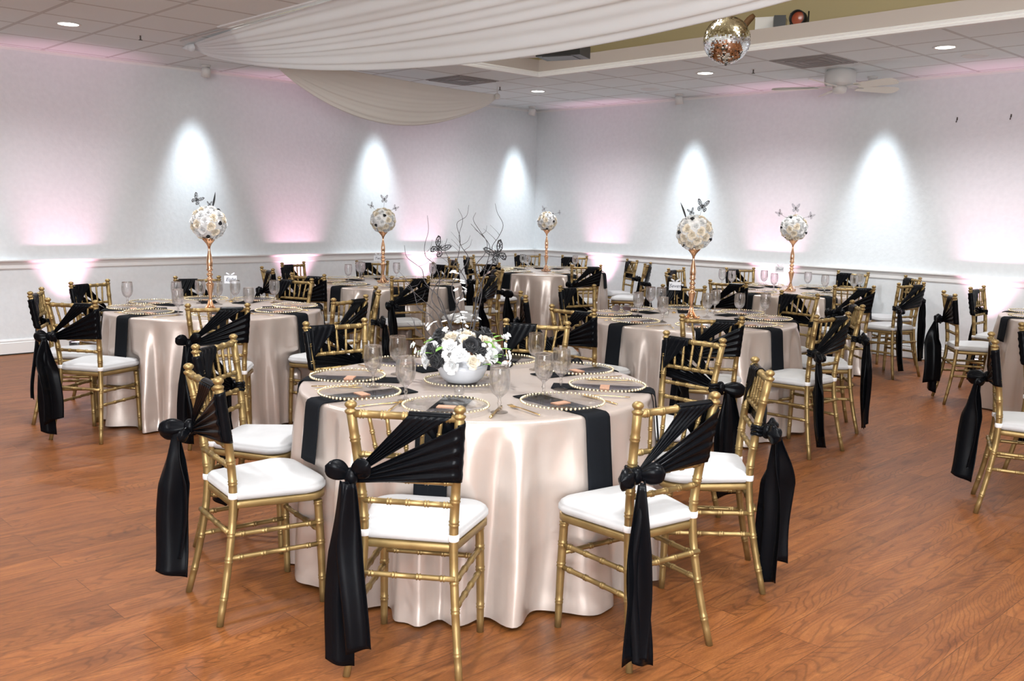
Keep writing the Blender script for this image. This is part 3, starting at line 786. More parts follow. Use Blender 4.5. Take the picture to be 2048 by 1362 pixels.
# centrepiece of the front table -------------------------------------------------
cx, cy = -3.045, 2.635
place('charger', make_charger, (cx, cy, TZ + .0008), .3, 'clear glass charger with beaded rim under the white flower bowl', 'beaded glass chargers')
fa = thing('flower_arrangement', 'low arrangement of white, cream and black roses with tall dark branches in a white bowl', 'flowers', (cx, cy, TZ + .005))
bw = MB(); bw.lathe([(0, 0), (.060, 0), (.075, .006), (.095, .028), (.108, .058), (.112, .080), (.107, .080), (.103, .060), (.088, .034), (.06, .02), (0, .018)], 36)
obj('bowl', bw, fa, m=M['bowl'])
R = random.Random(4)
fwd = Vector((-cx, -cy, 0)).normalized(); rgt = Vector((-fwd.y, fwd.x, 0)).normalized()   # towards the camera, and viewer's right
cand = []
n_r = 34
for i in range(n_r):
    zz = 1 - (i + .5) / n_r * 1.28; a = i * 2.399963
    rxy = math.sqrt(max(0, 1 - zz * zz)); d = Vector((rxy * cos(a), rxy * sin(a), zz))
    cand.append(d)
black_dirs = [fwd * .80 + rgt * .18 + Vector((0, 0, .42)), fwd * .75 - rgt * .62 - Vector((0, 0, .18)), fwd * .25 + rgt * -.55 + Vector((0, 0, .75)), rgt * .9 - fwd * -.35 - Vector((0, 0, .12)), rgt * .55 + fwd * .1 + Vector((0, 0, .75)), fwd * .6 - rgt * .70 + Vector((0, 0, .16)), -fwd * .8 + Vector((0, 0, .4))]
black_dirs = [b.normalized() for b in black_dirs]
for i, d in enumerate(cand):
    kd = max(d.dot(b) for b in black_dirs)
    black = kd > .965
    e = Vector((d.x * .155, d.y * .155, .112 + d.z * .092))
    me = RK[i % 2] if black else (RC[i % 2] if R.random() < .33 else RW[i % 2])
    put_rose(me, fa, e, d + Vector((0, 0, .15)), R.uniform(.037, .044) * (1.02 if black else 1), i * 1.7)
for b in black_dirs:
    e = Vector((b.x * .163, b.y * .163, .130 + b.z * .104)); put_rose(RK[0], fa, e, b, .040, b.x * 9)
def blossom_mesh():
    mb = MB(); R2 = random.Random(9)
    for k in range(5):
        a = k * 2 * pi / 5; c_ = (cos(a) * .55, sin(a) * .55, .1); mb.ball(c_, .5, 7, 4, (1, 1, .35))
    mb.ball((0, 0, .15), .2, 6, 4)
    return mb.mesh('blossom', M['rose_w'])
BL = blossom_mesh()
lf = MB(); lf.grid(lambda u, w: ((u - .5) * .55 * sin(pi * (w * .94 + .03)), w, .12 * abs(u - .5) - .25 * w * w), 5, 7); LEAF = solid(lf.mesh('leaf', M['leaf']), .02, 0)
sprays = []
for k in range(22):
    a = R.uniform(0, 2 * pi); zz = R.uniform(-.1, .9) if k > 4 else 1.0
    d = Vector((cos(a), sin(a), 0)) * math.sqrt(max(0, 1 - zz * zz)) + Vector((0, 0, zz))
    if k <= 2: d = (Vector((0, 0, 1)) - rgt * .06 * k)
    sprays.append((d, R.uniform(.20, .235) if k > 2 else .26 + .04 * k))
for k, (d, r) in enumerate(sprays):
    tip = Vector((d.x * r, d.y * r, .12 + d.z * r * (.75 if k > 2 else 1.0)))
    for q in range(4):
        off = Vector((R.uniform(-.02, .02), R.uniform(-.02, .02), R.uniform(-.03, .02)))
        put_rose(BL, fa, tip + off, d + off * 20, R.uniform(.010, .014), q * 1.3, 'blossom')
for k in range(26):
    a = R.uniform(0, 2 * pi); zz = R.uniform(-.3, .8); rr = math.sqrt(1 - zz * zz)
    e = Vector((cos(a) * rr * .165, sin(a) * rr * .165, .12 + zz * .10))
    o = put_rose(LEAF, fa, e, Vector((0, 0, 1)) + Vector((cos(a), sin(a), 0)) * .4, R.uniform(.04, .055), 0, 'leaf')
    o.rotation_quaternion = Vector((cos(a), sin(a), R.uniform(-.2, .6))).to_track_quat('Y', 'Z')
# twigs: (viewer-right, height) polylines in metres, given a little depth each
TW = [[(-.03, .16), (-.06, .28), (-.09, .36), (-.11, .44), (-.10, .52), (-.125, .60), (-.16, .64), (-.165, .70), (-.15, .78), (-.155, .86)],
      [(-.02, .16), (-.05, .26), (-.03, .36), (-.005, .44), (.015, .50), (-.01, .56), (-.03, .60), (-.02, .66), (-.015, .74), (-.03, .82), (.01, .86), (.02, .92)],
      [(-.01, .16), (.0, .30), (-.04, .42), (-.045, .50), (.0, .58), (.02, .64), (-.01, .70), (-.02, .76), (-.005, .84), (-.025, .90)],
      [(.03, .16), (.05, .30), (.055, .42), (.075, .50), (.11, .58), (.13, .64), (.12, .70), (.15, .76), (.165, .82), (.14, .88), (.13, .93)],
      [(.03, .16), (.06, .32), (.08, .46), (.06, .54), (.055, .60), (.09, .66), (.10, .72), (.07, .78), (.04, .84), (.05, .88)],
      [(.02, .16), (.04, .30), (.07, .44), (.09, .56), (.11, .66), (.105, .72), (.06, .78), (.03, .82)],
      [(-.05, .15), (-.08, .24), (-.11, .33), (-.17, .40), (-.22, .46), (-.25, .50)],
      [(-.05, .15), (-.10, .25), (-.14, .32), (-.19, .36), (-.21, .44), (-.24, .50), (-.28, .53)],
      [(-.06, .14), (-.13, .20), (-.17, .27), (-.165, .34), (-.20, .37)],
      [(-.07, .14), (-.15, .19), (-.20, .25), (-.21, .30)],
      [(-.02, .16), (-.07, .32), (-.10, .42), (-.16, .50), (-.175, .57), (-.20, .60), (-.24, .64), (-.25, .70)],
      [(-.04, .16), (-.06, .30), (-.13, .40), (-.12, .48), (-.08, .55), (-.06, .62), (-.08, .68), (-.07, .74)]]
for k, tw in enumerate(TW):
    dz = R.uniform(-.06, .06); tw = [(a, .16 + (b - .16) * .79) for a, b in tw]; pts = [rgt * a + fwd * (.01 + dz * i / len(tw) + .012 * sin(i * 2 + k)) + Vector((0, 0, b)) for i, (a, b) in enumerate(tw)]
    P = smooth_path(pts, len(pts) * 4); n_ = len(P); mb = MB()
    mb.tube(P, [.0028 * (1 - .72 * i / n_) for i in range(n_)], 5)
    for j in range(3):
        i = int(n_ * R.uniform(.35, .85)); b = P[i]; d = (rgt * R.choice((-1, 1)) * R.uniform(.5, 1) + Vector((0, 0, R.uniform(.3, 1)))).normalized(); l_ = R.uniform(.03, .07)
        mb.tube(smooth_path([b, b + d * l_ * .5 + rgt * .008, b + d * l_ + Vector((0, 0, .01))], 5), [.0012, .001, .0009, .0008, .0006, .0005], 4)
    obj('branch', mb, fa, m=M['twig'])
vr = math.atan2(fwd.y, fwd.x) + pi / 2       # rotation that faces the viewer (local -Y towards the camera)
def face_view(tilt, roll): return (rad(90) + tilt, roll, vr)
put_butterfly(fa, rgt * -.105 + fwd * .03 + Vector((0, 0, .575)), (rad(80), rad(38), vr), 1.25)
put_butterfly(fa, rgt * .143 + fwd * .03 + Vector((0, 0, .555)), (rad(80), rad(-28), vr), 1.45)

# tall rose gold stands with flower balls ----------------------------------------
stand_prof = [(.0, .0), (.040, .0), (.043, .003), (.040, .008), (.030, .016), (.020, .032), (.0125, .055), (.0100, .075), (.0105, .095), (.0165, .125), (.0260, .168), (.0285, .176), (.0285, .181), (.0200, .186), (.0155, .194), (.0150, .205), (.0215, .211), (.0230, .216), (.0160, .222), (.0145, .232), (.0220, .239), (.0225, .246), (.0140, .252), (.0120, .262), (.0195, .270), (.0240, .274), (.0190, .281), (.0200, .300), (.0215, .322), (.0200, .345), (.0135, .375), (.0085, .400), (.0078, .416), (.0100, .428), (.0200, .446), (.0340, .462), (.0460, .474), (.0490, .484), (.0470, .485), (.0430, .477), (.030, .466), (0, .455)]
sm_ = MB().lathe(stand_prof, 28).mesh('stand', M['rosegold'])
foot = MB()
for k in range(3):
    a = k * 2 * pi / 3 + .5; u_ = Vector((cos(a), sin(a), 0))
    foot.tube(smooth_path([u_ * .008 + Vector((0, 0, .085)), u_ * .020 + Vector((0, 0, .045)), u_ * .040 + Vector((0, 0, .012)), u_ * .055 + Vector((0, 0, .006)), u_ * .062 + Vector((0, 0, .014)), u_ * .055 + Vector((0, 0, .020))], 14), [.004 + .004 * sin(pi * i / 14) for i in range(15)], 8)
foot_m = foot.mesh('scroll_foot', M['rosegold'])
def centrepiece(T, x, y, seed, ball_r, feathers, label, h=1.0):
    t_ = thing('flower_centrepiece', label, 'centrepiece', (x, y, TZ + .001), seed, 'rose gold flower ball centrepieces')
    s_ = obj('stand', sm_, t_); obj('scroll_foot', foot_m, t_); s_.scale = (1, 1, h)
    R = random.Random(seed * 13 + 1); zc = .485 * h + ball_r * .86; n_ = 46
    core = MB(); core.ball((0, 0, zc), ball_r * .90, 20, 12); obj('foam_core', core, t_, m=M['rose_w'])
    for i in range(n_):
        zz = 1 - 2 * (i + .5) / n_; a = i * 2.399963 + seed; r = math.sqrt(1 - zz * zz); d = Vector((r * cos(a), r * sin(a), zz))
        if d.z < -.93: continue
        black = i % 9 == 4
        me = RK[i % 2] if black else (RC[i % 2] if R.random() < .5 else RW[i % 2])
        put_rose(me, t_, Vector((0, 0, zc)) + d * ball_r * (.86 if not black else .96), d, ball_r * (.30 if not black else .15), i * 1.1)
    vw = Vector((-x, -y, 0)).normalized(); rg = Vector((-vw.y, vw.x, 0)); inv = Matrix.Rotation(-seed, 3, 'Z')
    face = math.atan2(vw.y, vw.x) + pi / 2 - seed
    for kind, dx, dz, sc_, roll in feathers:
        base_ = inv @ (rg * dx * .55) + Vector((0, 0, zc + ball_r * .78)); tip = inv @ (rg * dx) + Vector((0, 0, zc + ball_r + dz))
        if kind == 'b':
            o = put_butterfly(t_, tip, (rad(78), rad(roll), face), sc_, grey=(seed % 2 == 1)); w_ = MB(); w_.tube([base_, tip], .0010, 5); obj('wire', w_, t_, m=M['twig'])
        else:
            me_ = MB(); ax = (tip - base_); sdv = (inv @ rg).normalized()
            me_.grid(lambda u, w: tuple(base_ + ax * w + sdv * (u - .5) * .014 * sin(pi * min(1, w * .9 + .08)) + (inv @ rg) * .006 * sin(w * 2)), 3, 10)
            me_ = solid(me_.mesh('feather', M['body']), .0015, 0); obj('feather', me_, t_)
centrepiece('T2', -6.25, 3.05, 2, .118, [('b', -.075, .040, 1.2, 35), ('f', .045, .10, 1, 0), ('b', .01, .012, .6, 0)], 'tall rose gold stand with ball of cream roses, on the Eight card table', 1.06)
centrepiece('T3', -7.70, 5.60, 3, .122, [('b', .012, .085, 1.25, 0), ('b', -.115, .02, .9, -30), ('b', .12, .0, .9, 30)], 'tall rose gold stand with cream rose ball, on the Two card table', 1.06)
centrepiece('T4', -8.16, 8.42, 5, .118, [('b', -.04, .03, 1.2, 10), ('b', .15, -.01, .8, 40)], 'tall rose gold stand with cream rose ball, before the room corner', 1.06)
centrepiece('T5', -3.955, 5.59, 4, .124, [('b', .045, .060, 1.4, 10), ('f', -.115, .09, 1, 0), ('b', -.03, .02, .8, -20)], 'tall rose gold stand with cream rose ball and feather, on the Seven card table', 1.04)
centrepiece('T6', -4.80, 8.44, 7, .128, [('b', .005, .060, 1.35, 0), ('b', -.145, .01, 1.0, -35), ('b', .15, -.01, 1.0, 30)], 'tall rose gold stand with three butterflies, on the far right table', 1.06)

# table number cards ---------------------------------------------------------------
def text_mesh(s, size, m, shear=.3):
    cu = bpy.data.curves.new('t', 'FONT'); cu.body = s; cu.size = size; cu.align_x = 'CENTER'; cu.align_y = 'CENTER'; cu.extrude = .0004; cu.shear = shear; cu.resolution_u = 3
    o = bpy.data.objects.new('t', cu); COL.objects.link(o); dg = bpy.context.evaluated_depsgraph_get()
    me = bpy.data.meshes.new_from_object(o.evaluated_get(dg)); bpy.data.objects.remove(o); me.materials.clear(); me.materials.append(m); return me
def number_card(x, y, zc, word, label, w=.088, h=.058, turn=0):
    a = math.atan2(-x, y) + turn; t_ = thing('table_number_card', label, 'sign', (x, y, TZ + .001), a, 'table number cards')
    st_ = MB(); st_.lathe([(0, 0), (.016, 0), (.017, .004), (.012, .008), (.003, .010), (0, .010)], 16); obj('base', st_, t_, m=M['cutlery'])
    s2 = MB(); s2.tube([(0, 0, .008), (0, 0, zc - TZ - h / 2 + .004)], .0012, 6); obj('stem', s2, t_, m=M['cutlery'])
    c_ = obj('card', MB().box(-w / 2, w / 2, -.0008, .0008, zc - TZ - h / 2, zc - TZ + h / 2), t_, m=M['card'])
    tm = obj('lettering', text_mesh(word, h * .62, M['ink']), c_, (0, -.0014, zc - TZ)); tm.rotation_euler = (pi / 2, 0, 0); tm['label'] = 'dark handwritten lettering'
    b = MB()
    for sx in (-1, 1):
        pts = [(0, 0), (.010, .010), (.028, .020), (.034, .014), (.026, .004), (.012, -.004)]
        b.add([(sx * p[0], 0, zc - TZ + h / 2 + .004 + p[1]) for p in pts], [tuple(range(6)) if sx > 0 else tuple(range(6))[::-1]])
    obj('paper_butterfly', solid(b.mesh('paper_butterfly', M['card']), .001, 0), t_)
number_card(-6.75, 3.463, .925, 'Eight', 'small white card reading Eight on a thin stand, left table', .094, .060)
number_card(-4.252, 5.789, .955, 'Seven', 'small white card reading Seven on a thin stand', .090, .062)
number_card(-7.873, 5.663, .985, 'Two', 'small white card reading Two beside a rose gold stand', .085, .06)

number_card(-5.01, 8.574, .955, 'lhull', 'small white card with dark illegible lettering, on the far right table', .085, .06)

# sunglasses on the Seven table ----------------------------------------------------
sg = thing('sunglasses', 'dark brown aviator sunglasses lying among glasses on the Seven card table', 'sunglasses', (-4.41, 5.36, TZ + .022), math.atan2(4.41, 5.36))
for sx in (-1, 1):
    l = MB(); pts = [(sx * (.036 + .029 * cos(a) * (1 + .12 * cos(a))), 0, .024 + .024 * sin(a) - .004 * cos(a)) for a in [2 * pi * i / 20 for i in range(20)]]
    l.add([(p[0], -.001, p[2]) for p in pts] + [(p[0], .001, p[2]) for p in pts], [tuple(range(20)), tuple(range(20, 40))[::-1]]); obj('lens', l, sg, m=M['shade'])
    f = MB(); f.tube(pts + [pts[0]], .0016, 6, False); f.tube([(sx * .066, 0, .034), (sx * .070, .05, .030), (sx * .068, .11, .020), (sx * .064, .135, .004)], .0014, 6); obj('frame', f, sg, m=M['steel'])
br_ = MB(); br_.tube([(-.010, 0, .036), (0, -.002, .040), (.010, 0, .036)], .0015, 6); obj('bridge', br_, sg, m=M['steel'])

def votive(x, y, label):
    t_ = MB(); t_.lathe([(0, 0), (.018, 0), (.021, .004), (.0225, .034), (.0205, .034), (.019, .008), (0, .006)], 20)
    thing('votive_glass', label, 'candle holder', (x, y, TZ + .001), 0, 'small glass votives', t_, M['tglass'])
votive(-2.859, 2.459, 'small clear glass votive in front of the white flower bowl')
votive(-4.20, 5.62, 'small clear glass votive left of the Seven table stand')

# ------------------------------------------------------------------ ceiling things
DOWN = 215
def down(x, y, label, glow='lampon'):
    t_ = thing('recessed_downlight', label, 'ceiling light', (x, y, CEIL), 0, 'recessed ceiling downlights')
    r_ = MB(); r_.lathe([(.078, -.001), (.100, -.001), (.102, -.004), (.098, -.007), (.080, -.006), (.078, -.001)], 28); obj('trim_ring', r_, t_, m=M['white'])
    g_ = MB(); g_.lathe([(0, -.006), (.04, -.0055), (.079, -.003)], 28); g_.disc(.079, -.003, 28); obj('lamp', g_, t_, m=M[glow])
    li = bpy.data.lights.new('downlight_and_fill', 'SPOT'); li.energy = DOWN; li.spot_size = rad(150); li.spot_blend = 1; li.shadow_soft_size = .07; li.color = (.97, .98, 1)
    lo = bpy.data.objects.new('downlight_and_fill', li); COL.objects.link(lo); lo.location = (x, y, CEIL - .03); return t_
down(-8.325, 2.885, 'bright round downlight in the ceiling at the upper left')
down(-8.325, 8.375, 'round downlight in the ceiling nearest the room corner')
down(-5.885, 8.375, 'round downlight in the ceiling below left of the mirror ball')
down(-3.445, 8.375, 'bright round downlight in the ceiling at the upper right')
for x, y in ((-5.885, 2.885), (-3.445, 2.885), (-1.0, 2.885), (-1.0, 8.375), (1.44, 5.325), (-3.445, .445), (-.4, .445), (-8.325, .445), (1.4, 8.375), (-5.885, .445), (1.4, 2.0), (-.4, -1.6), (-3.4, -1.6)):  # unseen beams added to light the room, no fixtures modelled
    li = bpy.data.lights.new('downlight_and_fill', 'SPOT'); li.energy = DOWN; li.spot_size = rad(150); li.spot_blend = 1; li.shadow_soft_size = .09; li.color = (.97, .98, 1)
    lo = bpy.data.objects.new('downlight_and_fill', li); COL.objects.link(lo); lo.location = (x, y, CEIL - .03)

def vent(x, y, label):
    t_ = thing('ceiling_vent', label, 'vent', (x, y, CEIL), 0, 'square ceiling vents')
    b = MB(); b.box(-.295, .295, -.295, .295, -.006, -.0005); obj('backing', b, t_, m=M['greyv'])
    for k in range(3):
        s_ = .27 - k * .08; f = MB(); frame(f, -s_, s_, -s_, s_, [(0, -.006), (0, -.014), (.035, -.010), (.035, -.006)]); obj('louvre', f, t_, m=M['greyv'])
vent(-8.325, 7.155, 'grey square ceiling vent above the Two card table')
vent(-4.665, 8.375, 'grey square ceiling vent behind the mirror ball')
for x, y, l in ((-7.13, 9.05, 'flat round ceiling speaker left of the mirror ball'), (-3.42, 8.97, 'flat round ceiling speaker right of the ceiling fan')):
    q = MB(); q.lathe([(0, -.006), (.09, -.006), (.105, -.008), (.112, -.004), (.112, -.0005)], 28); thing('ceiling_speaker', l, 'speaker', (x, y, CEIL), 0, 'round ceiling speakers', q, M['white'])
for x, y, l in ((-8.37, 3.5, 'small dark sprinkler head in the ceiling at upper left'), (-8.38, 7.79, 'small dark sprinkler head near the corner ceiling vent'), (-5.36, 8.45, 'small dark sprinkler head right of the mirror ball')):
    t_ = thing('sprinkler_head', l, 'sprinkler', (x, y, CEIL), 0, 'ceiling sprinkler heads')
    a_ = MB(); a_.lathe([(.022, .003), (.022, -.004), (0, -.005)], 14); obj('collar', a_, t_, m=M['white'])
    b_ = MB(); b_.tube([(0, 0, -.004), (0, 0, -.04)], .007, 8); b_.lathe([(0, -.040), (.017, -.040), (.017, -.044), (0, -.044)], 12); obj('nozzle', b_, t_, m=M['steel'])

def spot_head(x, y, ax, ay, label, power=95, col=(.80, .92, 1.0), size=46):
    """track head hanging under the ceiling close to a wall, aimed down at the wall"""
    t_ = thing('spotlight', label, 'spotlight', (x, y, CEIL), 0, 'wall washing spotlights')
    d = Vector((ax, ay, -1.8)).normalized()
    cup = MB(); cup.lathe([(0, -.0005), (.05, -.0005), (.05, -.018), (.012, -.022), (.012, -.05), (0, -.05)], 16); obj('mount', cup, t_, m=M['white'])
    h_ = MB(); h_.lathe([(0, .055), (.035, .052), (.048, .03), (.050, -.045), (.044, -.045), (.042, -.02), (0, -.02)], 20)
    me = h_.mesh('lamp_head', M['white']); o = obj('lamp_head', me, t_, (0, 0, -.075)); o.rotation_mode = 'QUATERNION'; q = (-d).to_track_quat('Z', 'Y'); o.rotation_quaternion = q
    g_ = MB().disc(.041, -.025, 20, up=False); o2 = obj('lamp', g_, o, m=M['lampw'])
    li = bpy.data.lights.new('wall_spot', 'SPOT'); li.energy = power; li.spot_size = rad(size); li.spot_blend = 1.0; li.shadow_soft_size = .10; li.color = col
    lo = bpy.data.objects.new('wall_spot', li); COL.objects.link(lo); p_ = Vector((x, y, CEIL - .075)) + d * .06; lo.location = p_; lo.rotation_mode = 'QUATERNION'; lo.rotation_quaternion = (-d).to_track_quat('Z', 'Y')
WS = 175
spot_head(-9.60, 4.70, -.42, 0, 'small spotlight on the ceiling above the left wall, left end', WS)
spot_head(-9.60, 7.12, -.42, 0, 'small spotlight over the left wall hidden behind the ceiling drape', WS)
spot_head(-9.60, 9.55, -.42, .05, 'small spotlight on the ceiling in the room corner', WS)
spot_head(-7.15, 9.65, 0, .42, 'small spotlight on the ceiling between mirror ball and corner', WS)
spot_head(-4.69, 9.65, 0, .42, 'small spotlight on the ceiling behind the ceiling fan', WS)
spot_head(-9.60, 2.25, -.42, 0, 'small spotlight over the left wall beyond the left edge', WS)
spot_head(-2.25, 9.65, 0, .42, 'small spotlight over the far wall beyond the right edge', WS)

def uplight(x, y, dx, dy, label, power=60):
    t_ = thing('uplight', label, 'uplight', (x, y, 0), math.atan2(dy, dx), 'pink floor uplights')
    b_ = MB(); b_.lathe([(0, .002), (.085, .002), (.085, .012), (.03, .018), (0, .018)], 20); obj('base', b_, t_, m=M['black'])
    c_ = MB(); c_.lathe([(0, .02), (.06, .022), (.072, .035), (.076, .125), (.070, .125), (.068, .11), (0, .11)], 20); obj('housing', c_, t_, m=M['black'])
    l_ = MB().disc(.066, .115, 20); obj('lamp', l_, t_, m=M['lampp'])
    li = bpy.data.lights.new('uplight_beam', 'SPOT'); li.energy = power; li.spot_size = rad(52); li.spot_blend = 1.0; li.shadow_soft_size = .03; li.color = (1.0, .50, .68)
    lo = bpy.data.objects.new('uplight_beam', li); COL.objects.link(lo); lo.location = (x, y, .135)
    d = Vector((dx * .22, dy * .22, 1)); lo.rotation_mode = 'QUATERNION'; lo.rotation_quaternion = (-d).to_track_quat('Z', 'Y')
UP = 150
uplight(-9.66, 3.30, -1, 0, 'black pink-glowing floor uplight by the left wall behind the Eight card table', UP)
uplight(-9.66, 5.95, -1, 0, 'black pink-glowing floor uplight by the left wall left of the Two card table', UP)
uplight(-9.66, 7.87, -1, 0, 'black pink-glowing floor uplight by the left wall near the corner table', UP)
uplight(-8.56, 9.72, 0, 1, 'black pink-glowing floor uplight by the far wall near the corner', UP)
uplight(-5.92, 9.72, 0, 1, 'black pink-glowing floor uplight by the far wall behind the far right centrepiece', UP)
uplight(-3.47, 9.72, 0, 1, 'black pink-glowing floor uplight by the far wall nearest the right edge', UP)

# ceiling fan ----------------------------------------------------------------------
fan = thing('ceiling_fan', 'white five-blade ceiling fan hugging the ceiling at the right', 'ceiling fan', (-4.72, 9.02, CEIL))
fm = MB(); fm.lathe([(0, -.0005), (.125, -.0005), (.125, -.012), (.150, -.020), (.152, -.13), (.140, -.150), (.07, -.160), (0, -.160)], 32); obj('motor_housing', fm, fan, m=M['white'])
fh = MB(); fh.lathe([(0, -.160), (.065, -.160), (.070, -.180), (.066, -.215), (.045, -.232), (0, -.236)], 24); obj('switch_cup', fh, fan, m=M['white'])
for k in range(5):
    a = rad(72 * k + 60); b_ = MB()
    pts = []
    for i in range(9): u = i / 8; pts.append((.20 + .45 * u, -(.052 + .018 * u) if u < 1 else -.05))
    edge = [(.20, -.050), (.40, -.060), (.58, -.066), (.63, -.058), (.655, -.035), (.66, 0), (.655, .035), (.63, .058), (.58, .066), (.40, .060), (.20, .050)]
    vs = [(x, y, -.175 - .30 * y) for x, y in edge] + [(x, y, -.168 - .30 * y) for x, y in edge]; n_ = len(edge)
    b_.add(vs, [tuple(range(n_))[::-1], tuple(range(n_, 2 * n_))] + [(i, (i + 1) % n_, n_ + (i + 1) % n_, n_ + i) for i in range(n_)], True)
    bo = obj('blade', b_, fan, (0, 0, 0), a, M['blade'])
    ir = MB(); ir.box(.09, .23, -.018, .018, -.172, -.164); ir.box(.19, .25, -.035, .035, -.176, -.172); obj('blade_iron', ir, bo, m=M['white'])

# mirror ball ------------------------------------------------------------------------
bx, by, bz, brd = -3.67, 5.45, 2.637, .153
ballt = thing('mirror_ball', 'round mirror-tiled disco ball hanging from the raised ceiling', 'disco ball', (bx, by, bz))
mb = MB(); R = random.Random(3); rows = 44
for i in range(rows):
    a0 = -pi / 2 + pi * i / rows; a1 = -pi / 2 + pi * (i + 1) / rows; am = (a0 + a1) / 2
    n_ = max(6, int(round(2 * rows * cos(am)))); g = .04
    for j in range(n_):
        b0 = 2 * pi * (j + g) / n_; b1 = 2 * pi * (j + 1 - g) / n_; am_ = (a1 - a0) * g
        cs = [(a0 + am_, b0), (a0 + am_, b1), (a1 - am_, b1), (a1 - am_, b0)]
        c_ = Vector((cos(am) * cos((b0 + b1) / 2), cos(am) * sin((b0 + b1) / 2), sin(am)))
        q = (c_ + Vector((R.gauss(0, .07), R.gauss(0, .07), R.gauss(0, .07)))).normalized()
        rot = c_.rotation_difference(q); ctr_ = c_ * brd * cos((a1 - a0) / 2)
        vs = [ctr_ + rot @ (Vector((cos(a) * cos(b), cos(a) * sin(b), sin(a))) * brd - ctr_) for a, b in cs]
        mb.add(vs, [(0, 1, 2, 3)], True)
obj('mirror_tiles', mb, ballt, m=M['mirror'])
co = MB(); co.ball((0, 0, 0), brd * .985, 32, 20); obj('core', co, ballt, m=M['steel'])
cp = MB(); cp.lathe([(0, brd + .012), (.012, brd + .012), (.022, brd + .004), (.03, brd - .006), (.0, brd - .006)], 14); cp.lathe([(0, -brd - .012), (.006, -brd - .010), (.01, -brd + .002), (0, -brd + .003)], 10); obj('cap', cp, ballt, m=M['steel'])
chn = MB(); zt = TOP - bz
k = 0; z = brd + .012
while z < zt - .02:
    z2 = min(z + .03, zt); dx = .004 if k % 2 else 0; dy = 0 if k % 2 else .004
    chn.tube([(-dx, -dy, z), (-dx * 1.4, -dy * 1.4, z + .016), (0, 0, z + .03), (dx * 1.4, dy * 1.4, z + .016), (dx, dy, z)], .0016, 5); z += .026; k += 1
obj('chain', chn, ballt, m=M['wood'])

# projector hanging in the opening -------------------------------------------------
pj = thing('projector', 'black projector hanging in the ceiling opening beside the drape', 'projector', (-5.72, 6.05, 2.80), rad(22))
b_ = MB(); b_.box(-.20, .20, -.13, .13, 0, .028); b_.box(-.17, .2, -.13, .13, .028, .10); obj('housing', b_, pj, m=M['black'])
b_ = MB(); b_.box(-.15, .12, -.11, .11, -.004, .0); obj('base_plate', b_, pj, m=M['steel'])
b_ = MB(); b_.tube([(0, 0, .10), (0, 0, TOP - 2.80)], .018, 10); obj('mounting_pole', b_, pj, m=M['white'])
b_ = MB(); b_.box(-.42, -.16, -.05, .05, .022, .034); obj('mounting_arm', b_, pj, m=M['white'])

# things on the ledge of the opening -----------------------------------------------
wb = thing('storage_box', 'white cardboard box on the ledge above the ceiling opening', 'box', (-4.80, 7.82, SK - .004), rad(25))
b_ = MB(); b_.box(-.13, .13, -.10, .10, 0, .150); obj('carton', b_, wb, m=M['white']); b_ = MB(); b_.box(-.134, .134, -.104, .104, .15, .156); obj('lid', b_, wb, m=M['white'])
cv = MB(); cv.tube(smooth_path([(0, 0, 0.02), (.04, 0, .06), (.05, 0, .10), (.09, 0, .15), (.14, 0, .19)], 10), [.035, .04, .035, .028, .03, .032, .03, .03, .03, .028, .02], 10)
thing('wooden_bracket', 'curved brown wooden piece beside the white box on the ceiling ledge', 'bracket', (-5.06, 7.70, SK - .004), rad(10), me=cv, m=M['wood'])
pl_ = thing('stage_light', 'black stage light with orange lens on the ceiling opening ledge', 'stage light', (-4.47, 7.74, SK - .004), rad(-80)); pl_.scale = (.80, .80, .80)
def rotm(mb, a): 
    Rm = Matrix.Rotation(a, 3, 'Y'); mb.v = [tuple(Rm @ Vector(v_)) for v_ in mb.v]; return mb
h_ = rotm(MB().lathe([(0, -.09), (.07, -.08), (.085, -.02), (.088, .09), (.078, .09), (.074, .03), (0, .03)], 24), pi / 2); h_.v = [(x, y, z + .125) for x, y, z in h_.v]; obj('housing', h_, pl_, m=M['black'])
l_ = rotm(MB().lathe([(0, .052), (.04, .050), (.074, .042)], 24), pi / 2); l_.v = [(x, y, z + .125) for x, y, z in l_.v]; obj('lens', l_, pl_, m=M['lens'])
y_ = MB(); y_.tube([(0, -.10, .03), (0, -.10, .20)], .008, 6); y_.tube([(0, .10, .03), (0, .10, .20)], .008, 6); y_.box(-.03, .03, -.11, .11, 0.004, .03); obj('yoke', y_, pl_, m=M['black'])
bk = MB(); bk.box(-.05, .05, -.06, .06, 0, .13); thing('equipment_case', 'black wedge-shaped case between the white box and stage light on the ledge', 'case', (-4.62, 7.66, SK - .004), rad(35), me=bk, m=M['black'])

# wall hooks ------------------------------------------------------------------------
for x, l in ((-3.939, 'tiny dark hook on the far wall, left of two'), (-3.427, 'tiny dark hook on the far wall, right of two')):
    h_ = MB(); h_.tube([(0, 0, .03), (0, -.012, .028), (0, -.014, .0), (0, -.022, -.008), (0, -.026, .004)], .004, 6); h_.box(-.006, .006, -.003, -.0003, .015, .045)
    thing('wall_hook', l, 'hook', (x, Y1, 2.475), 0, 'small wall hooks', h_, M['steel'])

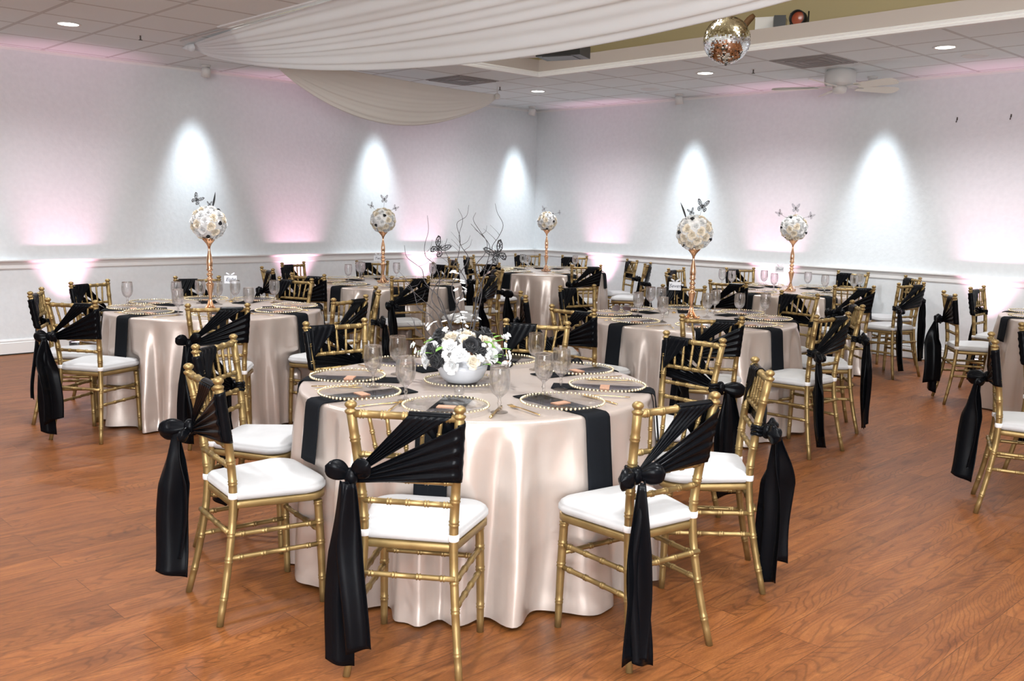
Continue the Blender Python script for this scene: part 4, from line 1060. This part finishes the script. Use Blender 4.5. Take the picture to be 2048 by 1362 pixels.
# ------------------------------------------------------------------ ceiling drapes
def drape_mesh(A, B, prof, nu, nt, m, g=.035, amp=.016, waves=9, gB=None, name='drape'):
    """A, B gathers; prof(v) -> (sideways bulge vector, sag) of the strip at its middle"""
    A, B = Vector(A), Vector(B); gB = g if gB is None else gB
    def fn(v, t):
        side, sag, e = prof(v); s = sin(pi * min(1, max(0, t))) ** e
        q = A.lerp(B, t); gg = g * (1 - t) + gB * t
        q = q + side * s + Vector((0, 0, -sag * s)) + Vector((0, 0, -gg * v))
        vv = v + .02 * sin(t * 4 + v * 9)
        q.z -= amp * (.5 + .28 * sin(vv * waves * 2 * pi) + .30 * sin(vv * waves * 3.7 * pi + 1.3) + .22 * sin(vv * waves * 1.26 * pi + 2.1 + t)) * (.35 + .65 * v) * min(1, s * 1.4)
        q.z = min(q.z, CEIL - .006) if v > .02 else q.z
        return tuple(q)
    me = MB().grid(fn, nu, nt).mesh(name, m); return solid(me, .003, 0)
Ax = (-8.33, 3.97, CEIL - .02)
Bx = (-.45, 3.92, CEIL - .03)
d1 = thing('ceiling_drape', 'large white fabric swag draped under the ceiling across the top of the picture', 'drape', me=drape_mesh(Ax, Bx, lambda v: (Vector((0, -.23 + .68 * v, 0)), .005 + .37 * v ** 1.15, .62), 90, 70, M['drape'], .045, .026, 5))
kk = MB(); kk.ball((0, 0, 0), .045, 14, 9, (1.3, .8, .8)); kk.tube([(-.05, 0, .01), (-.14, .01, .015), (-.20, .0, .018)], [.028, .02, .006], 8)
ko = obj('gathered_knot', kk, d1, (-8.37, 3.97, CEIL - .045), 0, M['drape'])
rd = MB(); rd.tube([(-8.30, 3.83, CEIL - .016), (-.2, 3.83, CEIL - .016)], .008, 8); thing('curtain_rod', 'thin white rod on the ceiling along the upper edge of the large swag', 'rod', me=rd, m=M['white'])
K2 = (-8.36, 7.70, CEIL - .10)
d2 = thing('ceiling_drape', 'smaller shade-tinted fabric swag hanging behind the large one towards the room corner', 'drape', me=drape_mesh((-8.25, 4.75, CEIL - .03), K2, lambda v: (Vector((.16 - .26 * v, 0, 0)), .05 + .36 * v, .8), 40, 50, M['drape2'], .09, .012, 5, .06))
kk = MB(); kk.ball((0, 0, 0), .035, 12, 8, (.8, 1.2, 1)); obj('gathered_knot', kk, d2, (-8.36, 7.73, CEIL - .12), 0, M['drape2'])
hk = MB(); hk.tube([(-8.36, 7.73, CEIL - .10), (-8.36, 7.73, CEIL - .002)], .006, 6); obj('hanging_cord', hk, d2, m=M['white'])

# ------------------------------------------------------------------ big lights, world
def area(x, y, z, sx, sy, e, d, col=(1, 1, 1)):
    li = bpy.data.lights.new('flash_and_fill', 'AREA'); li.shape = 'RECTANGLE'; li.size = sx; li.size_y = sy; li.energy = e; li.color = col
    o = bpy.data.objects.new('flash_and_fill', li); COL.objects.link(o); o.location = (x, y, z); o.rotation_mode = 'QUATERNION'; o.rotation_quaternion = (-Vector(d)).to_track_quat('Z', 'Y'); return o
area(.35, -.35, 2.75, 1.2, 1.2, 10, (-.62, .62, -.48), (.98, .99, 1))
area(2.6, -2.1, 1.75, 2.8, 2.0, 470, (-.7, .7, -.05), (.93, .965, 1))  # unseen fill panel added far behind the camera to even the light
li = bpy.data.lights.new('flash_and_fill', 'SPOT'); li.energy = 1600; li.spot_size = rad(110); li.spot_blend = .8; li.shadow_soft_size = .08
lo = bpy.data.objects.new('flash_and_fill', li); COL.objects.link(lo); lo.location = (.1, -.1, 1.75); lo.rotation_mode = 'QUATERNION'; lo.rotation_quaternion = Vector((.35, -.35, -1)).to_track_quat('Z', 'Y')
w = bpy.data.worlds.new('world'); sc.world = w; w.use_nodes = True
w.node_tree.nodes['Background'].inputs['Color'].default_value = (.9, .92, 1, 1); w.node_tree.nodes['Background'].inputs['Strength'].default_value = .3
# unseen fill lights added inside the raised ceiling to brighten the drape
li = bpy.data.lights.new('cove_fill', 'POINT'); li.energy = 55; li.color = (.97, .98, 1); li.shadow_soft_size = .3
for x_ in (-6.6, -4.4, -2.2, -.2):
    lo = bpy.data.objects.new('cove_fill', li); COL.objects.link(lo); lo.location = (x_, 5.2, 3.75)

# ------------------------------------------------------------------ camera
cam = bpy.data.cameras.new('camera'); co = bpy.data.objects.new('camera', cam); COL.objects.link(co); sc.camera = co
cam.sensor_width = 36; cam.lens = 1879.87 / 2048 * 36; cam.clip_end = 60; cam.clip_start = .05
yaw, pit, rol = rad(46.0860), rad(7.9034), rad(1.09708)
f_ = Vector((-sin(yaw) * cos(pit), cos(yaw) * cos(pit), -sin(pit))); r_ = Vector((cos(yaw), sin(yaw), 0)); u_ = r_.cross(f_)
r2 = r_ * cos(rol) + u_ * sin(rol); u2 = -r_ * sin(rol) + u_ * cos(rol)
co.matrix_world = Matrix(((r2.x, u2.x, -f_.x, 0), (r2.y, u2.y, -f_.y, 0), (r2.z, u2.z, -f_.z, 1.5), (0, 0, 0, 1)))

sc.view_settings.view_transform = 'Standard'; sc.view_settings.look = 'None'; sc.view_settings.gamma = 1; sc.view_settings.exposure = -0.11
sc.view_settings.use_curve_mapping = False
cy_ = sc.cycles
cy_.use_denoising = True; cy_.max_bounces = 10; cy_.diffuse_bounces = 3; cy_.glossy_bounces = 4; cy_.transmission_bounces = 10; cy_.transparent_max_bounces = 24
cy_.caustics_reflective = False; cy_.caustics_refractive = False; cy_.sample_clamp_indirect = 4; cy_.use_adaptive_sampling = True; cy_.adaptive_threshold = .02
